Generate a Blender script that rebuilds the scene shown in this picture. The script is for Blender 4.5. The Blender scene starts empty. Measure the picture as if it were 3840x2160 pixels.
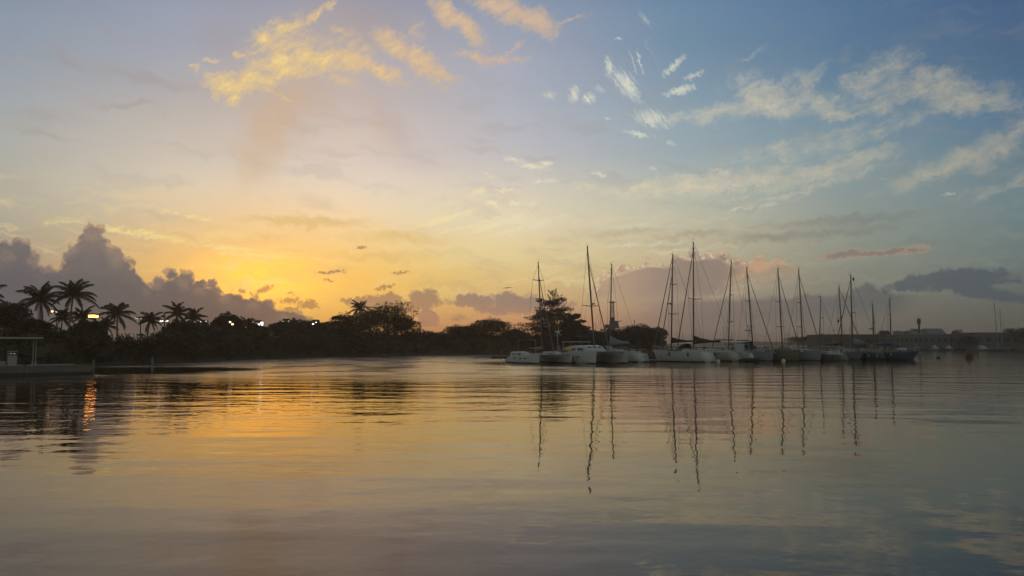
import bpy, bmesh, math, random
from mathutils import Vector, Matrix
import numpy as np

# ------------------------------------------------------------------ camera
scene = bpy.context.scene
COL = scene.collection
F, HOR, EYE = 2900.0, 1290.0, 2.8           # focal length in photo pixels, horizon row, eye height in metres
PITCH = math.atan((HOR - 1080) / F)
cam_data = bpy.data.cameras.new('camera')
cam_data.sensor_width = 36.0
cam_data.lens = 36.0 * F / 3840.0
cam_data.clip_start, cam_data.clip_end = 0.1, 20000
cam = bpy.data.objects.new('camera', cam_data)
COL.objects.link(cam)
cam.location = (0, 0, EYE)
cam.rotation_euler = (math.pi / 2 + PITCH, 0, 0)
scene.camera = cam


def ray(px, py):
    vx, vz = (px - 1920) / F, (1080 - py) / F
    return Vector((vx, math.cos(PITCH) - vz * math.sin(PITCH), math.sin(PITCH) + vz * math.cos(PITCH)))


def at(px, py, Y):                            # the point Y metres ahead seen at that pixel
    d = ray(px, py)
    return Vector((d.x / d.y * Y, Y, EYE + d.z / d.y * Y))


def gx(px, Y):                                # x on the water/ground at distance Y under that column
    d = ray(px, HOR)
    return d.x / d.y * Y


def wy(py):                                   # distance of a point of the water surface seen at that row
    return at(1920, py, 1).z < EYE and EYE / (EYE - at(1920, py, 1).z)


def azel(px, py):
    d = ray(px, py).normalized()
    return math.degrees(math.atan2(d.x, d.y)), math.degrees(math.asin(d.z))


def lin(c):
    return tuple(((v / 255 + 0.055) / 1.055) ** 2.4 if v > 10 else v / 255 / 12.92 for v in c)


# ------------------------------------------------------------------ render and exposure
vs = scene.view_settings
vs.view_transform, vs.look, vs.exposure, vs.gamma = 'Standard', 'None', 0.0, 1.0
scene.render.film_transparent = False
cy = scene.cycles
cy.use_denoising = True
cy.use_adaptive_sampling = True
cy.adaptive_threshold = 0.015
cy.max_bounces, cy.diffuse_bounces, cy.glossy_bounces = 5, 2, 3
cy.transmission_bounces, cy.volume_bounces, cy.transparent_max_bounces = 3, 0, 8
cy.sample_clamp_indirect = 6.0

# ------------------------------------------------------------------ node helper
class G:
    """writes shader nodes from expressions"""
    def __init__(self, tree):
        self.t = tree

    def node(self, kind, **kw):
        n = self.t.nodes.new(kind)
        for k, v in kw.items():
            setattr(n, k, v)
        return n

    def put(self, sock, v):
        if isinstance(v, S):
            self.t.links.new(v.s, sock)
        elif isinstance(v, bpy.types.NodeSocket):
            self.t.links.new(v, sock)
        else:
            sock.default_value = v

    def math(self, op, a, b=None, c=None, clamp=False):
        n = self.node('ShaderNodeMath', operation=op, use_clamp=clamp)
        self.put(n.inputs[0], a)
        if b is not None: self.put(n.inputs[1], b)
        if c is not None: self.put(n.inputs[2], c)
        return S(self, n.outputs[0])

    def vmath(self, op, a, b=None, scale=None):
        n = self.node('ShaderNodeVectorMath', operation=op)
        self.put(n.inputs[0], a)
        if b is not None: self.put(n.inputs[1], b)
        if scale is not None: self.put(n.inputs['Scale'], scale)
        return S(self, n.outputs['Value'] if op in ('LENGTH', 'DOT_PRODUCT') else n.outputs[0])

    def xyz(self, x, y, z):
        n = self.node('ShaderNodeCombineXYZ')
        for i, v in enumerate((x, y, z)): self.put(n.inputs[i], v)
        return S(self, n.outputs[0])

    def sep(self, v):
        n = self.node('ShaderNodeSeparateXYZ')
        self.put(n.inputs[0], v)
        return [S(self, o) for o in n.outputs]

    def step(self, v, a, b, lo=0.0, hi=1.0, kind='SMOOTHSTEP'):
        n = self.node('ShaderNodeMapRange', interpolation_type=kind)
        n.clamp = True
        for i, x in enumerate((v, a, b, lo, hi)): self.put(n.inputs[i], x)
        return S(self, n.outputs[0])

    def noise(self, vec, scale=1.0, detail=4.0, rough=0.5, dist=0.0, color=False, dims='2D', lac=2.0):
        n = self.node('ShaderNodeTexNoise', noise_dimensions=dims)
        self.put(n.inputs['Vector'], vec)
        for k, v in (('Scale', scale), ('Detail', detail), ('Roughness', rough), ('Distortion', dist), ('Lacunarity', lac)):
            self.put(n.inputs[k], v)
        return S(self, n.outputs['Color' if color else 0])

    def voro(self, vec, scale=1.0, feature='SMOOTH_F1', smooth=0.3, dims='2D'):
        n = self.node('ShaderNodeTexVoronoi', voronoi_dimensions=dims, feature=feature)
        self.put(n.inputs['Vector'], vec)
        self.put(n.inputs['Scale'], scale)
        if feature == 'SMOOTH_F1': self.put(n.inputs['Smoothness'], smooth)
        return S(self, n.outputs['Distance'])

    def mapping(self, vec, loc=(0, 0, 0), rot=0.0, scale=(1, 1, 1), kind='TEXTURE'):
        n = self.node('ShaderNodeMapping', vector_type=kind)
        self.put(n.inputs['Vector'], vec)
        n.inputs['Location'].default_value = loc
        n.inputs['Rotation'].default_value = (0, 0, rot)
        n.inputs['Scale'].default_value = scale
        return S(self, n.outputs[0])

    def ball(self, vec, loc, rot, size):      # 1 at the centre, 0 on the rim of a turned ellipse
        m = self.mapping(vec, loc, rot, (size[0], size[1], 1))
        n = self.node('ShaderNodeTexGradient', gradient_type='SPHERICAL')
        self.put(n.inputs[0], m)
        return S(self, n.outputs[1])

    def mix(self, f, a, b, kind='MIX'):
        n = self.node('ShaderNodeMix', data_type='RGBA', blend_type=kind)
        self.put(n.inputs[0], f)
        for i, v in ((6, a), (7, b)):
            if not isinstance(v, (S, bpy.types.NodeSocket)): v = tuple(v[:3]) + (1,)
            self.put(n.inputs[i], v)
        return S(self, n.outputs[2])

    def ramp(self, v, stops, kind='LINEAR'):
        n = self.node('ShaderNodeValToRGB')
        self.put(n.inputs[0], v)
        cr = n.color_ramp
        cr.interpolation = kind
        while len(cr.elements) < len(stops): cr.elements.new(0.5)
        for e, (p, c) in zip(cr.elements, stops):
            e.position = p
            e.color = tuple(c[:3]) + (1,)
        return S(self, n.outputs[0])

    def curve(self, v, pts):
        n = self.node('ShaderNodeFloatCurve')
        self.put(n.inputs['Value'], v)
        c = n.mapping.curves[0]
        while len(c.points) < len(pts): c.points.new(0.5, 0.5)
        for p, (x, y) in zip(c.points, pts):
            p.location = (x, y)
            p.handle_type = 'VECTOR'
        n.mapping.update()
        return S(self, n.outputs[0])


class S:
    def __init__(self, g, s): self.g, self.s = g, s
    def __add__(self, o): return self.g.math('ADD', self, o)
    __radd__ = __add__
    def __sub__(self, o): return self.g.math('SUBTRACT', self, o)
    def __rsub__(self, o): return self.g.math('SUBTRACT', o, self)
    def __mul__(self, o): return self.g.math('MULTIPLY', self, o)
    __rmul__ = __mul__
    def __truediv__(self, o): return self.g.math('DIVIDE', self, o)
    def max(self, o): return self.g.math('MAXIMUM', self, o)
    def min(self, o): return self.g.math('MINIMUM', self, o)
    def pow(self, o): return self.g.math('POWER', self, o)


# ------------------------------------------------------------------ the sky, in azimuth and elevation
SUN_AZ, SUN_EL = azel(1010, 1090)
world = bpy.data.worlds.new('World')
scene.world = world
world.use_nodes = True
world.node_tree.nodes.clear()
world.cycles.sampling_method = 'MANUAL'
world.cycles.sample_map_resolution = 512


def build_sky():
    g = G(world.node_tree)
    tc = g.node('ShaderNodeTexCoord')
    D = S(g, tc.outputs['Generated'])
    dx, dy, dz = g.sep(D)
    az = g.math('ARCTAN2', dx, dy) * (180 / math.pi)
    el = g.math('ARCSINE', dz) * (180 / math.pi)
    el = g.math('ABSOLUTE', el)
    P = g.xyz(az, el, 0.0)

    # clear sky: colour by elevation at seven azimuths
    cols = (0, 640, 1280, 1920, 2560, 3200, 3840)
    rows = (-900, -300, 0, 200, 400, 600, 720, 850, 1000, 1150, 1290)
    T = [
        [(66, 84, 112), (70, 86, 114), (72, 88, 116), (66, 84, 116), (54, 76, 112), (46, 68, 106), (42, 62, 100)],
        [(112, 126, 148), (120, 132, 155), (128, 134, 155), (112, 130, 158), (84, 111, 146), (66, 97, 134), (56, 84, 122)],
        [(138, 150, 166), (152, 158, 175), (160, 157, 170), (142, 153, 174), (108, 136, 163), (86, 116, 149), (73, 99, 134)],
        [(150, 159, 170), (166, 168, 178), (182, 172, 172), (165, 169, 184), (120, 145, 166), (94, 123, 149), (79, 106, 134)],
        [(166, 170, 172), (188, 180, 174), (204, 186, 176), (178, 180, 190), (142, 162, 175), (110, 138, 156), (86, 116, 143)],
        [(178, 175, 165), (210, 197, 180), (224, 205, 190), (198, 193, 192), (160, 173, 176), (130, 150, 156), (104, 127, 138)],
        [(184, 177, 160), (218, 203, 178), (236, 216, 190), (220, 209, 188), (178, 183, 172), (138, 152, 151), (110, 131, 137)],
        [(176, 166, 146), (214, 193, 155), (240, 214, 168), (230, 213, 176), (194, 187, 162), (142, 149, 140), (110, 127, 128)],
        [(165, 150, 130), (222, 184, 118), (242, 202, 116), (230, 203, 142), (188, 173, 142), (136, 139, 126), (106, 117, 113)],
        [(150, 138, 120), (205, 165, 105), (240, 186, 92), (218, 172, 118), (160, 140, 122), (122, 119, 108), (98, 100, 94)],
        [(130, 115, 105), (185, 140, 100), (215, 145, 95), (208, 134, 100), (130, 112, 102), (108, 101, 94), (92, 89, 82)],
    ]
    TOP = 36.0
    u = el / TOP
    col = None
    for k, x in enumerate(cols):
        stops = sorted((max(0.0, min(1.0, azel(x, y)[1] / TOP)), lin(T[i][k])) for i, y in enumerate(rows))
        c = g.ramp(u, stops, 'CARDINAL')
        col = c if col is None else g.mix(g.step(az, azel(cols[k - 1], 900)[0], azel(x, 900)[0], kind='LINEAR'), col, c)

    def blobs(vec, items, grow=1.35):
        out = None
        for it in items:
            px, py, a, b, ang = it[:5]
            w = it[5] if len(it) > 5 else 1.0
            A, Ee = azel(px, py)
            k = math.cos(math.radians(A))         # photo pixels shrink in azimuth away from the middle
            v = g.ball(vec, (A, Ee, 0), math.radians(-ang), (a / 50.6 * grow, b / 50.6 * grow))
            if w != 1.0: v = v * w
            out = v if out is None else out.max(v)
        return out

    # domain warps
    n1 = g.noise(P, 0.55, 3.0, 0.5, color=True)
    warp_big = g.vmath('ADD', P, g.vmath('SCALE', g.vmath('SUBTRACT', n1, (0.5, 0.5, 0.5)), scale=1.6))
    n2 = g.noise(P, 2.6, 4.0, 0.55, color=True)
    warp_fine = g.vmath('ADD', P, g.vmath('SCALE', g.vmath('SUBTRACT', n2, (0.5, 0.5, 0.5)), scale=0.55))
    warp_both = g.vmath('ADD', warp_fine, g.vmath('SCALE', g.vmath('SUBTRACT', n1, (0.5, 0.5, 0.5)), scale=1.2))

    # glow of the sun behind the bank
    glow = g.ball(P, (SUN_AZ, SUN_EL + 1.0, 0), 0, (14.0, 8.0))
    col = g.mix(glow.pow(1.3) * 0.62, col, (1.40, 0.70, 0.15))
    glow2 = g.ball(P, (SUN_AZ - 0.6, SUN_EL + 0.6, 0), 0, (6.0, 2.8))
    col = g.mix(glow2 * 0.92, col, (1.9, 0.86, 0.095))

    # thin grey-brown veils, long and faint
    veil = g.noise(g.mapping(warp_big, rot=math.radians(-6), scale=(6.0, 1.1, 1)), 1.0, 5.0, 0.55)
    veil_f = g.step(veil, 0.50, 0.72) * g.step(el, 1.0, 5.0) * g.step(el, 26.0, 15.0)
    col = g.mix(veil_f * 0.20, col, g.mix(g.step(az, -30, 25), lin((176, 156, 148)), lin((150, 146, 138))))
    # pale streaks between 3 and 10 degrees
    st = g.noise(g.mapping(warp_big, rot=math.radians(5), scale=(7.0, 0.75, 1)), 1.0, 5.0, 0.62)
    st_f = g.step(st, 0.48, 0.72) * g.step(el, 2.0, 4.5) * g.step(el, 12.0, 7.0) * g.step(az, 30, 6)
    col = g.mix(st_f * 0.42, col, g.mix(g.step(az, -16, 12), lin((252, 222, 146)), lin((228, 214, 172))))
    # second set: brownish yellow bars near the glow
    bar = blobs(warp_both, [(1150, 830, 260, 24, 0, 1.0), (1500, 890, 240, 30, 2, .8), (1000, 880, 120, 14, 4, .5), (1450, 960, 300, 26, 0, .7)])
    col = g.mix(g.step(bar, 0.1, 0.8) * 0.55, col, lin((224, 184, 112)))

    # beam of pinkish dusk below the high clouds
    beam = blobs(warp_big, [(1020, 460, 170, 120, -60, 1.0), (960, 590, 150, 95, -70, .75), (1080, 360, 190, 90, -10, .8), (1420, 480, 170, 60, 60, .40), (900, 300, 260, 110, -20, .35), (1250, 120, 260, 120, 0, .4)])
    col = g.mix(g.step(beam, 0.0, 1.0) * 0.72, col, lin((208, 175, 139)))
    lilac = blobs(warp_big, [(1480, 470, 160, 60, 55), (1600, 620, 150, 40, 0, .6), (1050, 620, 300, 60, 10, .0)])
    col = g.mix(g.step(lilac, 0.1, 0.9) * 0.35, col, lin((190, 168, 165)))
    # grey smudges, upper left
    smg = blobs(warp_both, [(260, 235, 70, 22, 35), (560, 300, 260, 26, 4, .8), (170, 440, 150, 30, 0, .7), (480, 395, 120, 12, -8, .9), (820, 130, 160, 90, 0, .6), (160, 500, 120, 12, 0, .7), (1400, 60, 240, 90, 0, .7)])
    col = g.mix(g.step(smg, 0.05, 0.9) * 0.36, col, lin((160, 145, 140)))

    # high clouds lit gold and peach
    gold = blobs(warp_both, [
        (880, 318, 105, 30, -6), (960, 290, 80, 24, -4), (1075, 240, 125, 48, -6), (1190, 222, 125, 40, 0), (1000, 140, 45, 25, 10, .8),
        (1070, 112, 75, 40, -32, .7), (1040, 170, 95, 50, -10, .7), (1190, 52, 85, 12, -40, .75), (1245, 20, 30, 10, -50, .6), (1320, 235, 75, 34, 4), (1420, 258, 100, 28, 24),
        (1490, 175, 85, 30, 22), (1580, 235, 110, 40, 36), (1660, 278, 60, 18, 18, .9), (1670, 45, 60, 34, 30), (1740, 100, 95, 32, 34, 1.0),
        (1860, 20, 90, 40, 20), (1940, 55, 90, 34, 20), (2020, 85, 80, 44, 15), (1790, 218, 75, 22, 8, .72), (1880, 218, 120, 12, 2, .66), (1920, 190, 55, 8, -22, .6),
        (2150, 68, 70, 9, -14, .55), (2040, 110, 70, 10, -10, .5), (800, 232, 30, 12, 0, .7), (740, 260, 18, 10, 0, .6), (905, 207, 24, 12, 0, .7), (805, 355, 28, 14, 20, .65),
        (1015, 342, 36, 8, 20, .55), (1075, 366, 30, 7, 20, .5), (1290, 300, 60, 18, 10, .6), (1290, 112, 70, 16, 0, .5), (880, 360, 30, 22, -40, .7), (1560, 110, 40, 40, 40, .4), (1130, 180, 120, 60, 0, .55), (1000, 215, 90, 70, 0, .5), (1330, 180, 90, 50, 10, .4)], 1.55)
    gn = g.noise(g.mapping(warp_fine, rot=math.radians(28), scale=(1.3, 0.42, 1)), 1.0, 6.5, 0.70)
    gd = gold + (gn - 0.5) * 1.25
    gm = g.step(gd, -0.02, 0.95) * g.step(gold, 0.0, 0.3)
    col = g.mix(g.step(gold + (gn - .5) * .5, 0.0, 0.9) * 0.55, col, g.mix(g.step(az, -22, 0), lin((216, 182, 142)), lin((186, 170, 162))))
    gcol = g.ramp(g.step(az, -26, 6), [(0, lin((250, 222, 142))), (.35, lin((244, 214, 142))), (.6, lin((228, 198, 152))), (1, lin((208, 182, 160)))])
    gcol = g.mix(g.step(gn, 0.42, 0.68) * g.step(gd, .5, 1.0), g.mix(0.45, gcol, lin((212, 176, 138))), gcol)
    col = g.mix(gm * 0.84, col, gcol)

    # white wisps, centre and right
    W = [(2350, 320, 82, 34, 48, 1.0), (2285, 255, 42, 20, 78, .8), (2375, 235, 52, 5, 72, .75), (2400, 235, 60, 5, 75, .7), (2152, 352, 24, 34, 0, .85), (2207, 368, 26, 26, 0, .85), (2060, 356, 42, 22, 0, .5),
         (2530, 245, 58, 15, -38, .9), (2600, 284, 42, 13, -14, .8), (2548, 340, 62, 16, -10, 1.15), (2255, 335, 50, 18, 10, .45), (2420, 70, 60, 16, 50, .4), (2318, 146, 14, 5, 0, .8), (2440, 180, 70, 20, 60, .35),
         (2450, 445, 85, 34, 14, .9), (2390, 502, 62, 10, 14, .95), (2280, 444, 30, 6, 5, .6), (2520, 536, 30, 6, 18, .6),
         (1925, 598, 40, 12, 8, .85), (2000, 625, 60, 16, 6, .9), (2050, 612, 30, 10, 0, .8), (1790, 718, 46, 12, -28, .9), (1890, 712, 42, 8, -2, .9), (2250, 655, 40, 8, 14, .8), (2060, 680, 50, 8, 0, .7), (1840, 660, 60, 8, 30, .4),
         (2450, 632, 30, 8, 15, .6), (2700, 640, 60, 12, 10, .5), (2020, 680, 30, 10, 0, .6)]
    W2 = [(2865, 375, 95, 52, 4, 1.15), (2810, 400, 70, 34, -10, .8), (2690, 420, 100, 30, -8, .8), (2555, 445, 50, 18, 0, .7), (2950, 400, 90, 40, 0, .7), (3070, 392, 120, 36, 12, .85), (3150, 425, 80, 20, 14, .9), (3040, 300, 70, 24, -48, .6), (3280, 275, 120, 52, -22, .75),
          (3350, 330, 160, 50, 0, .7), (3480, 285, 90, 30, 6, .9), (3540, 340, 140, 45, 18, .95), (3640, 378, 120, 36, 8, 1.1), (3740, 370, 80, 50, 20, .55), (3300, 395, 160, 30, -8, .6), (2790, 300, 80, 30, -20, .4), (2950, 330, 70, 40, -30, .5), (3320, 450, 40, 8, -20, .6),
          (2820, 205, 60, 12, -20, .35), (3180, 200, 120, 20, -30, .25)]
    W3 = [(2640, 690, 260, 38, -4, 1.1), (2420, 705, 200, 26, -2, .75), (2850, 672, 170, 26, -9, 1.0), (3100, 640, 240, 34, -13, .95), (3250, 610, 140, 18, -18, .7), (3060, 700, 260, 16, -14, .7), (3600, 600, 230, 34, -19, 1.0), (3500, 640, 140, 20, -14, .8), (3760, 560, 110, 34, -28, .8),
          (3800, 690, 130, 20, -22, .75), (3700, 720, 120, 14, -10, .5), (3800, 500, 120, 30, -30, .75), (3100, 540, 260, 50, -8, .55), (3300, 490, 240, 40, -14, .5), (2900, 570, 240, 40, -4, .45), (2220, 700, 90, 14, 4, .6)]
    W4 = [(1660, 822, 120, 16, -18, .95), (1760, 795, 60, 10, -26, .8), (1850, 765, 42, 12, 20, .9), (1930, 762, 40, 12, 12, .85), (1990, 765, 50, 12, -8, .6), (1880, 835, 170, 34, -10, .85), (2010, 845, 130, 24, -14, .8), (2060, 820, 90, 5, -14, .8), (1760, 850, 140, 10, -10, .7), (1900, 870, 200, 14, -10, .6), (2370, 850, 120, 14, -6, .55), (2500, 850, 80, 10, -6, .4),
          (2758, 786, 34, 7, -14, .9), (2802, 780, 30, 6, -4, .9), (2885, 768, 45, 7, -12, .95), (2765, 748, 60, 7, -8, .5), (2990, 745, 50, 6, -18, .45), (3560, 725, 26, 5, 0, .75), (3310, 670, 20, 5, -20, .8), (3455, 675, 12, 4, -10, .7), (2350, 920, 150, 10, -3, .6), (2480, 915, 120, 9, -2, .6),
          (730, 815, 140, 10, 7, .75), (470, 870, 200, 12, 9, .8), (600, 885, 140, 14, 10, .85), (860, 930, 160, 14, 4, .8), (960, 955, 130, 10, 0, .9), (230, 850, 80, 8, 14, .5), (980, 1058, 90, 4, 0, 1.0)]
    wd = blobs(warp_fine, W + W4)
    wd2 = blobs(warp_both, W2 + W3, 1.6)
    wn = g.noise(g.mapping(warp_fine, rot=math.radians(20), scale=(1.6, 0.26, 1)), 1.0, 4.0, 0.65)
    wn4 = g.noise(g.mapping(warp_fine, rot=math.radians(-52), scale=(1.8, 0.18, 1)), 1.0, 5.0, 0.68)
    wn = g.mix(g.step(el, 13.0, 15.0), wn, wn4) if False else wn + (wn4 - wn) * g.step(el, 12.5, 15.0)
    wn2 = g.noise(g.mapping(warp_both, rot=math.radians(12), scale=(2.6, 0.36, 1)), 1.0, 6.0, 0.68)
    wn3 = g.noise(warp_fine, 0.9, 4.0, 0.6)
    wm = g.step(wd + (wn - 0.5) * 1.5, 0.10, 1.0) * g.step(wd, 0.0, 0.3)
    wm2 = g.step(wd2 + (wn2 - 0.5) * 1.1 + (wn3 - 0.5) * 0.9, -0.05, 1.45) * g.step(wd2, 0.0, 0.35)
    col = g.mix(g.step(wd2 + (wn3 - .5) * .7, 0.0, 1.15) * 0.50, col, g.mix(g.step(az, 4, 34), lin((190, 188, 172)), lin((140, 146, 142))))
    wcol = g.ramp(g.step(az, -26, 26), [(0, lin((252, 228, 150))), (.3, lin((250, 228, 165))), (.5, lin((240, 226, 190))), (.75, lin((214, 216, 200))), (1, lin((190, 190, 178)))])
    wcol2 = g.ramp(g.step(az, 4, 34), [(0, lin((232, 216, 176))), (.35, lin((214, 203, 178))), (.7, lin((196, 188, 168))), (1, lin((176, 170, 152)))])
    lowfade = g.step(el, 4.0, 13.0, 0.75, 1.0)
    col = g.mix(wm2 * 0.84, col, g.mix(0.0, wcol2, wcol2))
    col = g.mix(wm * 0.92 * lowfade, col, wcol)

    # grey bars right, below the wisps
    gb = blobs(warp_both, [(3150, 830, 330, 22, -2), (3100, 875, 280, 18, -3, .9), (2900, 890, 240, 24, -3, .9), (2350, 870, 200, 22, -4, .7), (3420, 905, 200, 14, 0, .6), (2600, 880, 200, 20, 0, .8)])
    col = g.mix(g.step(gb + (wn2 - .5) * .5, 0.1, 0.85) * g.step(gb, 0.0, 0.3) * 0.40, col, g.mix(g.step(az, 0, 25), lin((166, 148, 124)), lin((112, 112, 106))))

    # ---------------- cumulus: outline curve + cauliflower billows
    puff1 = g.voro(warp_fine, 0.85, 'F1')
    puff2 = g.voro(warp_fine, 2.4, 'F1')
    fuzz = g.noise(P, 5.0, 5.0, 0.6)
    billow = (0.45 - puff1) * 0.75 + (0.42 - puff2) * 0.36 + (fuzz - 0.5) * 0.20
    A0, A1, E0, E1 = -40.0, 40.0, -3.0, 12.0

    def outline(pts):
        q = []
        for px, py in pts:
            a, e = azel(px, py)
            q.append(((a - A0) / (A1 - A0), max(0.0, (e - E0) / (E1 - E0))))
        q = [(0.0, q[0][1])] + q + [(1.0, q[-1][1])]
        return g.curve((az - A0) / (A1 - A0), q) * (E1 - E0) + E0

    def lobes(vec, items):
        out = None
        for px, py, r in items:
            A, Ee = azel(px, py)
            v = g.ball(vec, (A, Ee, 0), 0, (r / 48.0, r / 50.0)) * (r / 50.0)
            out = v if out is None else out.max(v)
        return out - 0.25 - g.step(out, 0.10, 0.0) * 0.7

    # flat grey stratus on the right
    d = outline([(2200, 1135), (2460, 1130), (2700, 1124), (2900, 1114), (2975, 1106), (3030, 1098), (3070, 1110), (3170, 1104), (3215, 1075), (3262, 1060), (3300, 1085), (3420, 1104), (3560, 1118)]) - el + billow * 0.5
    base = outline([(2300, 1215), (2460, 1215), (2800, 1208), (3100, 1185), (3330, 1165), (3440, 1145), (3560, 1140)])
    sm = g.step(d, -0.12, 0.25) * g.step(el - base + (fuzz - .5) * .4, -0.9, 0.7) * g.step(az, azel(2330, 1100)[0], azel(2620, 1100)[0]) * g.step(az, azel(3500, 1100)[0], azel(3330, 1100)[0])
    scol = g.mix(g.step(az, 8, 26), lin((128, 112, 106)), lin((84, 86, 90)))
    col = g.mix(sm * 0.62, col, scol)
    bl = blobs(warp_fine, [(3470, 1062, 150, 22, -6), (3580, 1048, 160, 34, -2, 1.1), (3640, 1085, 160, 24, 14), (3760, 1112, 130, 14, 10, .9), (3700, 1058, 110, 9, 0, .8), (3400, 1078, 90, 14, -8, .8)])
    bm = g.step(bl + billow * 0.55, 0.10, 0.50) * g.step(bl, 0.0, 0.2)
    col = g.mix(bm * 0.74, col, lin((77, 86, 95)))
    # thin cloud with a pink rim
    pk = blobs(warp_fine, [(3150, 955, 75, 15, -8), (3260, 950, 90, 9, -2), (3330, 945, 110, 12, -6), (3420, 940, 60, 12, -4, .9)])
    pm = g.step(pk + billow * 0.5, 0.10, 0.45) * g.step(pk, 0.0, 0.2)
    pcol = g.mix(g.step(pk + billow * .5 + (fuzz - .5) * .5, 0.3, 0.75), lin((172, 144, 122)), lin((132, 116, 110)))
    col = g.mix(pm * 0.7, col, pcol)

    # right cumulus
    d = outline([(2195, 1300), (2215, 1110), (2245, 1050), (2290, 1010), (2350, 998), (2400, 978), (2450, 974), (2520, 970), (2570, 950), (2650, 942), (2700, 952), (2750, 978), (2800, 972), (2860, 964), (2930, 972), (2990, 982), (3020, 1005), (3060, 1300)]) - el - 0.25
    lr = lobes(warp_fine, [(2225, 1085, 30), (2250, 1058, 34), (2285, 1025, 32), (2330, 1015, 36), (2372, 1005, 30), (2425, 990, 34), (2480, 995, 36), (2540, 985, 40), (2600, 962, 36), (2655, 955, 32), (2710, 965, 34), (2760, 990, 36), (2850, 985, 40), (2920, 990, 34), (2980, 1000, 24)])
    d = d.max(lr) + billow * 0.6
    rm = g.step(d, -0.02, 0.10)
    low = g.step(el, azel(2500, 1165)[1], azel(2500, 1075)[1])
    rlow = outline([(2100, 1230), (2400, 1230), (2560, 1180), (2750, 1090), (2900, 1055), (3060, 1010)])
    low = low.min(g.step(el - rlow + (billow + (fuzz - .5) * .5) * 1.2, -0.4, 1.1))
    rc = g.ramp(g.step(az, azel(2230, 1000)[0], azel(3020, 1000)[0]), [(0, lin((184, 154, 128))), (.2, lin((158, 136, 122))), (.5, lin((140, 123, 114))), (.7, lin((146, 127, 115))), (.85, lin((172, 142, 120))), (1, lin((162, 144, 122)))])
    rc = g.mix(g.step(puff1 + (fuzz - .5) * .7, 0.25, 0.8) * 0.22, rc, lin((122, 110, 106)))
    rim = g.step(d, 0.02, 0.10) * g.step(d, 0.42, 0.14) * g.step(puff2, 0.55, 0.2, 0.35, 1.0)
    rc = g.mix(rim * g.step(az, 20, 14, 0.25, 0.8), rc, lin((236, 206, 170)))
    hot = blobs(warp_fine, [(2850, 1000, 70, 30, -10), (2680, 948, 45, 12, 0, .8), (2780, 1035, 90, 14, -20, .6), (2930, 985, 60, 16, 0, .7)])
    rc = g.mix(g.step(hot + (fuzz - .5) * .6, 0.15, 0.8) * g.step(hot, 0.0, 0.2) * 0.75, rc, lin((204, 164, 130)))
    col = g.mix(rm * low * 0.88, col, rc)

    # low lilac puffs over the middle trees
    pf = blobs(warp_fine, [(1590, 1130, 60, 45, 0), (1605, 1185, 52, 40, 0), (1400, 1128, 110, 22, 0), (1320, 1125, 60, 12, 0, .9), (1475, 1122, 40, 26, 0), (1520, 1150, 60, 24, 0, .7), (1800, 1130, 110, 28, 0), (1900, 1128, 120, 30, 0), (1960, 1150, 110, 34, 0, .9), (1850, 1160, 90, 24, 0, .8), (2060, 1140, 90, 20, 0, .7), (1700, 1190, 70, 16, 0, .4), (1380, 1150, 60, 24, 0, .7)])
    pfm = g.step(pf + billow * 0.75, 0.10, 0.50) * g.step(pf, 0.0, 0.2)
    pfc = g.mix(g.step(az, -11, 2), lin((166, 128, 100)), lin((136, 118, 116)))
    pfc = g.mix(g.step(el, 3.6, 1.6) * .7, pfc, lin((190, 138, 108)))
    col = g.mix(pfm * 0.80, col, pfc)
    # little dark scraps near the glow
    sc_ = blobs(warp_fine, [(1260, 1018, 48, 10, -6), (1215, 1024, 40, 6, 0, .9), (1350, 928, 26, 7, -6, .9), (1505, 1022, 44, 8, -6, .8), (1450, 1074, 50, 8, -16, .85), (1235, 1052, 26, 6, -4, .8), (1085, 1100, 24, 8, 0, .75), (1088, 1128, 50, 16, -4), (1150, 1140, 40, 22, 0), (1170, 1150, 50, 16, 0, .8), (1080, 1160, 40, 16, 0), (990, 1085, 55, 12, -28, .95), (1580, 1020, 30, 5, -10, .4), (1900, 1050, 30, 4, 0, .4)])
    scm = g.step(sc_ + billow * 0.6 + (fuzz - .5) * .7, 0.12, 0.75) * g.step(sc_, 0.0, 0.3)
    scc = g.mix(g.step(scm, 0.35, 0.95), lin((226, 174, 96)), lin((146, 110, 84)))
    col = g.mix(scm * 0.66, col, scc)

    # the big bank on the left
    d = outline([(-300, 960), (0, 955), (40, 940), (85, 940), (125, 965), (150, 995), (180, 1010), (225, 1012), (245, 985), (270, 930), (300, 890), (345, 870), (385, 890), (408, 930), (440, 965), (480, 992), (515, 1010), (540, 1050), (560, 1075), (600, 1060), (632, 1040), (660, 1035), (720, 1055), (770, 1070), (815, 1085), (835, 1110), (870, 1095), (910, 1095), (925, 1120), (960, 1120), (1010, 1125), (1030, 1158), (1070, 1160), (1130, 1172), (1175, 1200), (1215, 1238), (1260, 1290), (1300, 1400)]) - el
    lb = lobes(warp_fine, [(20, 955, 58), (75, 945, 52), (115, 965, 34), (185, 1022, 30), (255, 1000, 36), (278, 950, 34), (310, 898, 36), (350, 878, 46), (385, 905, 34), (300, 985, 60), (425, 965, 44), (468, 1000, 46), (505, 985, 34), (505, 1015, 38), (560, 1068, 22), (600, 1058, 30), (645, 1030, 38), (690, 1050, 46), (745, 1072, 42), (792, 1068, 30), (800, 1090, 34), (872, 1086, 22), (900, 1092, 28), (950, 1124, 36), (1000, 1140, 34), (1060, 1178, 30), (1100, 1182, 24), (1140, 1196, 28), (1180, 1222, 26)])
    d = d.max(lb) + billow * 0.62
    cm = g.step(d, -0.04, 0.09)
    depth = g.step(d, 0.0, 2.2)
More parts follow.
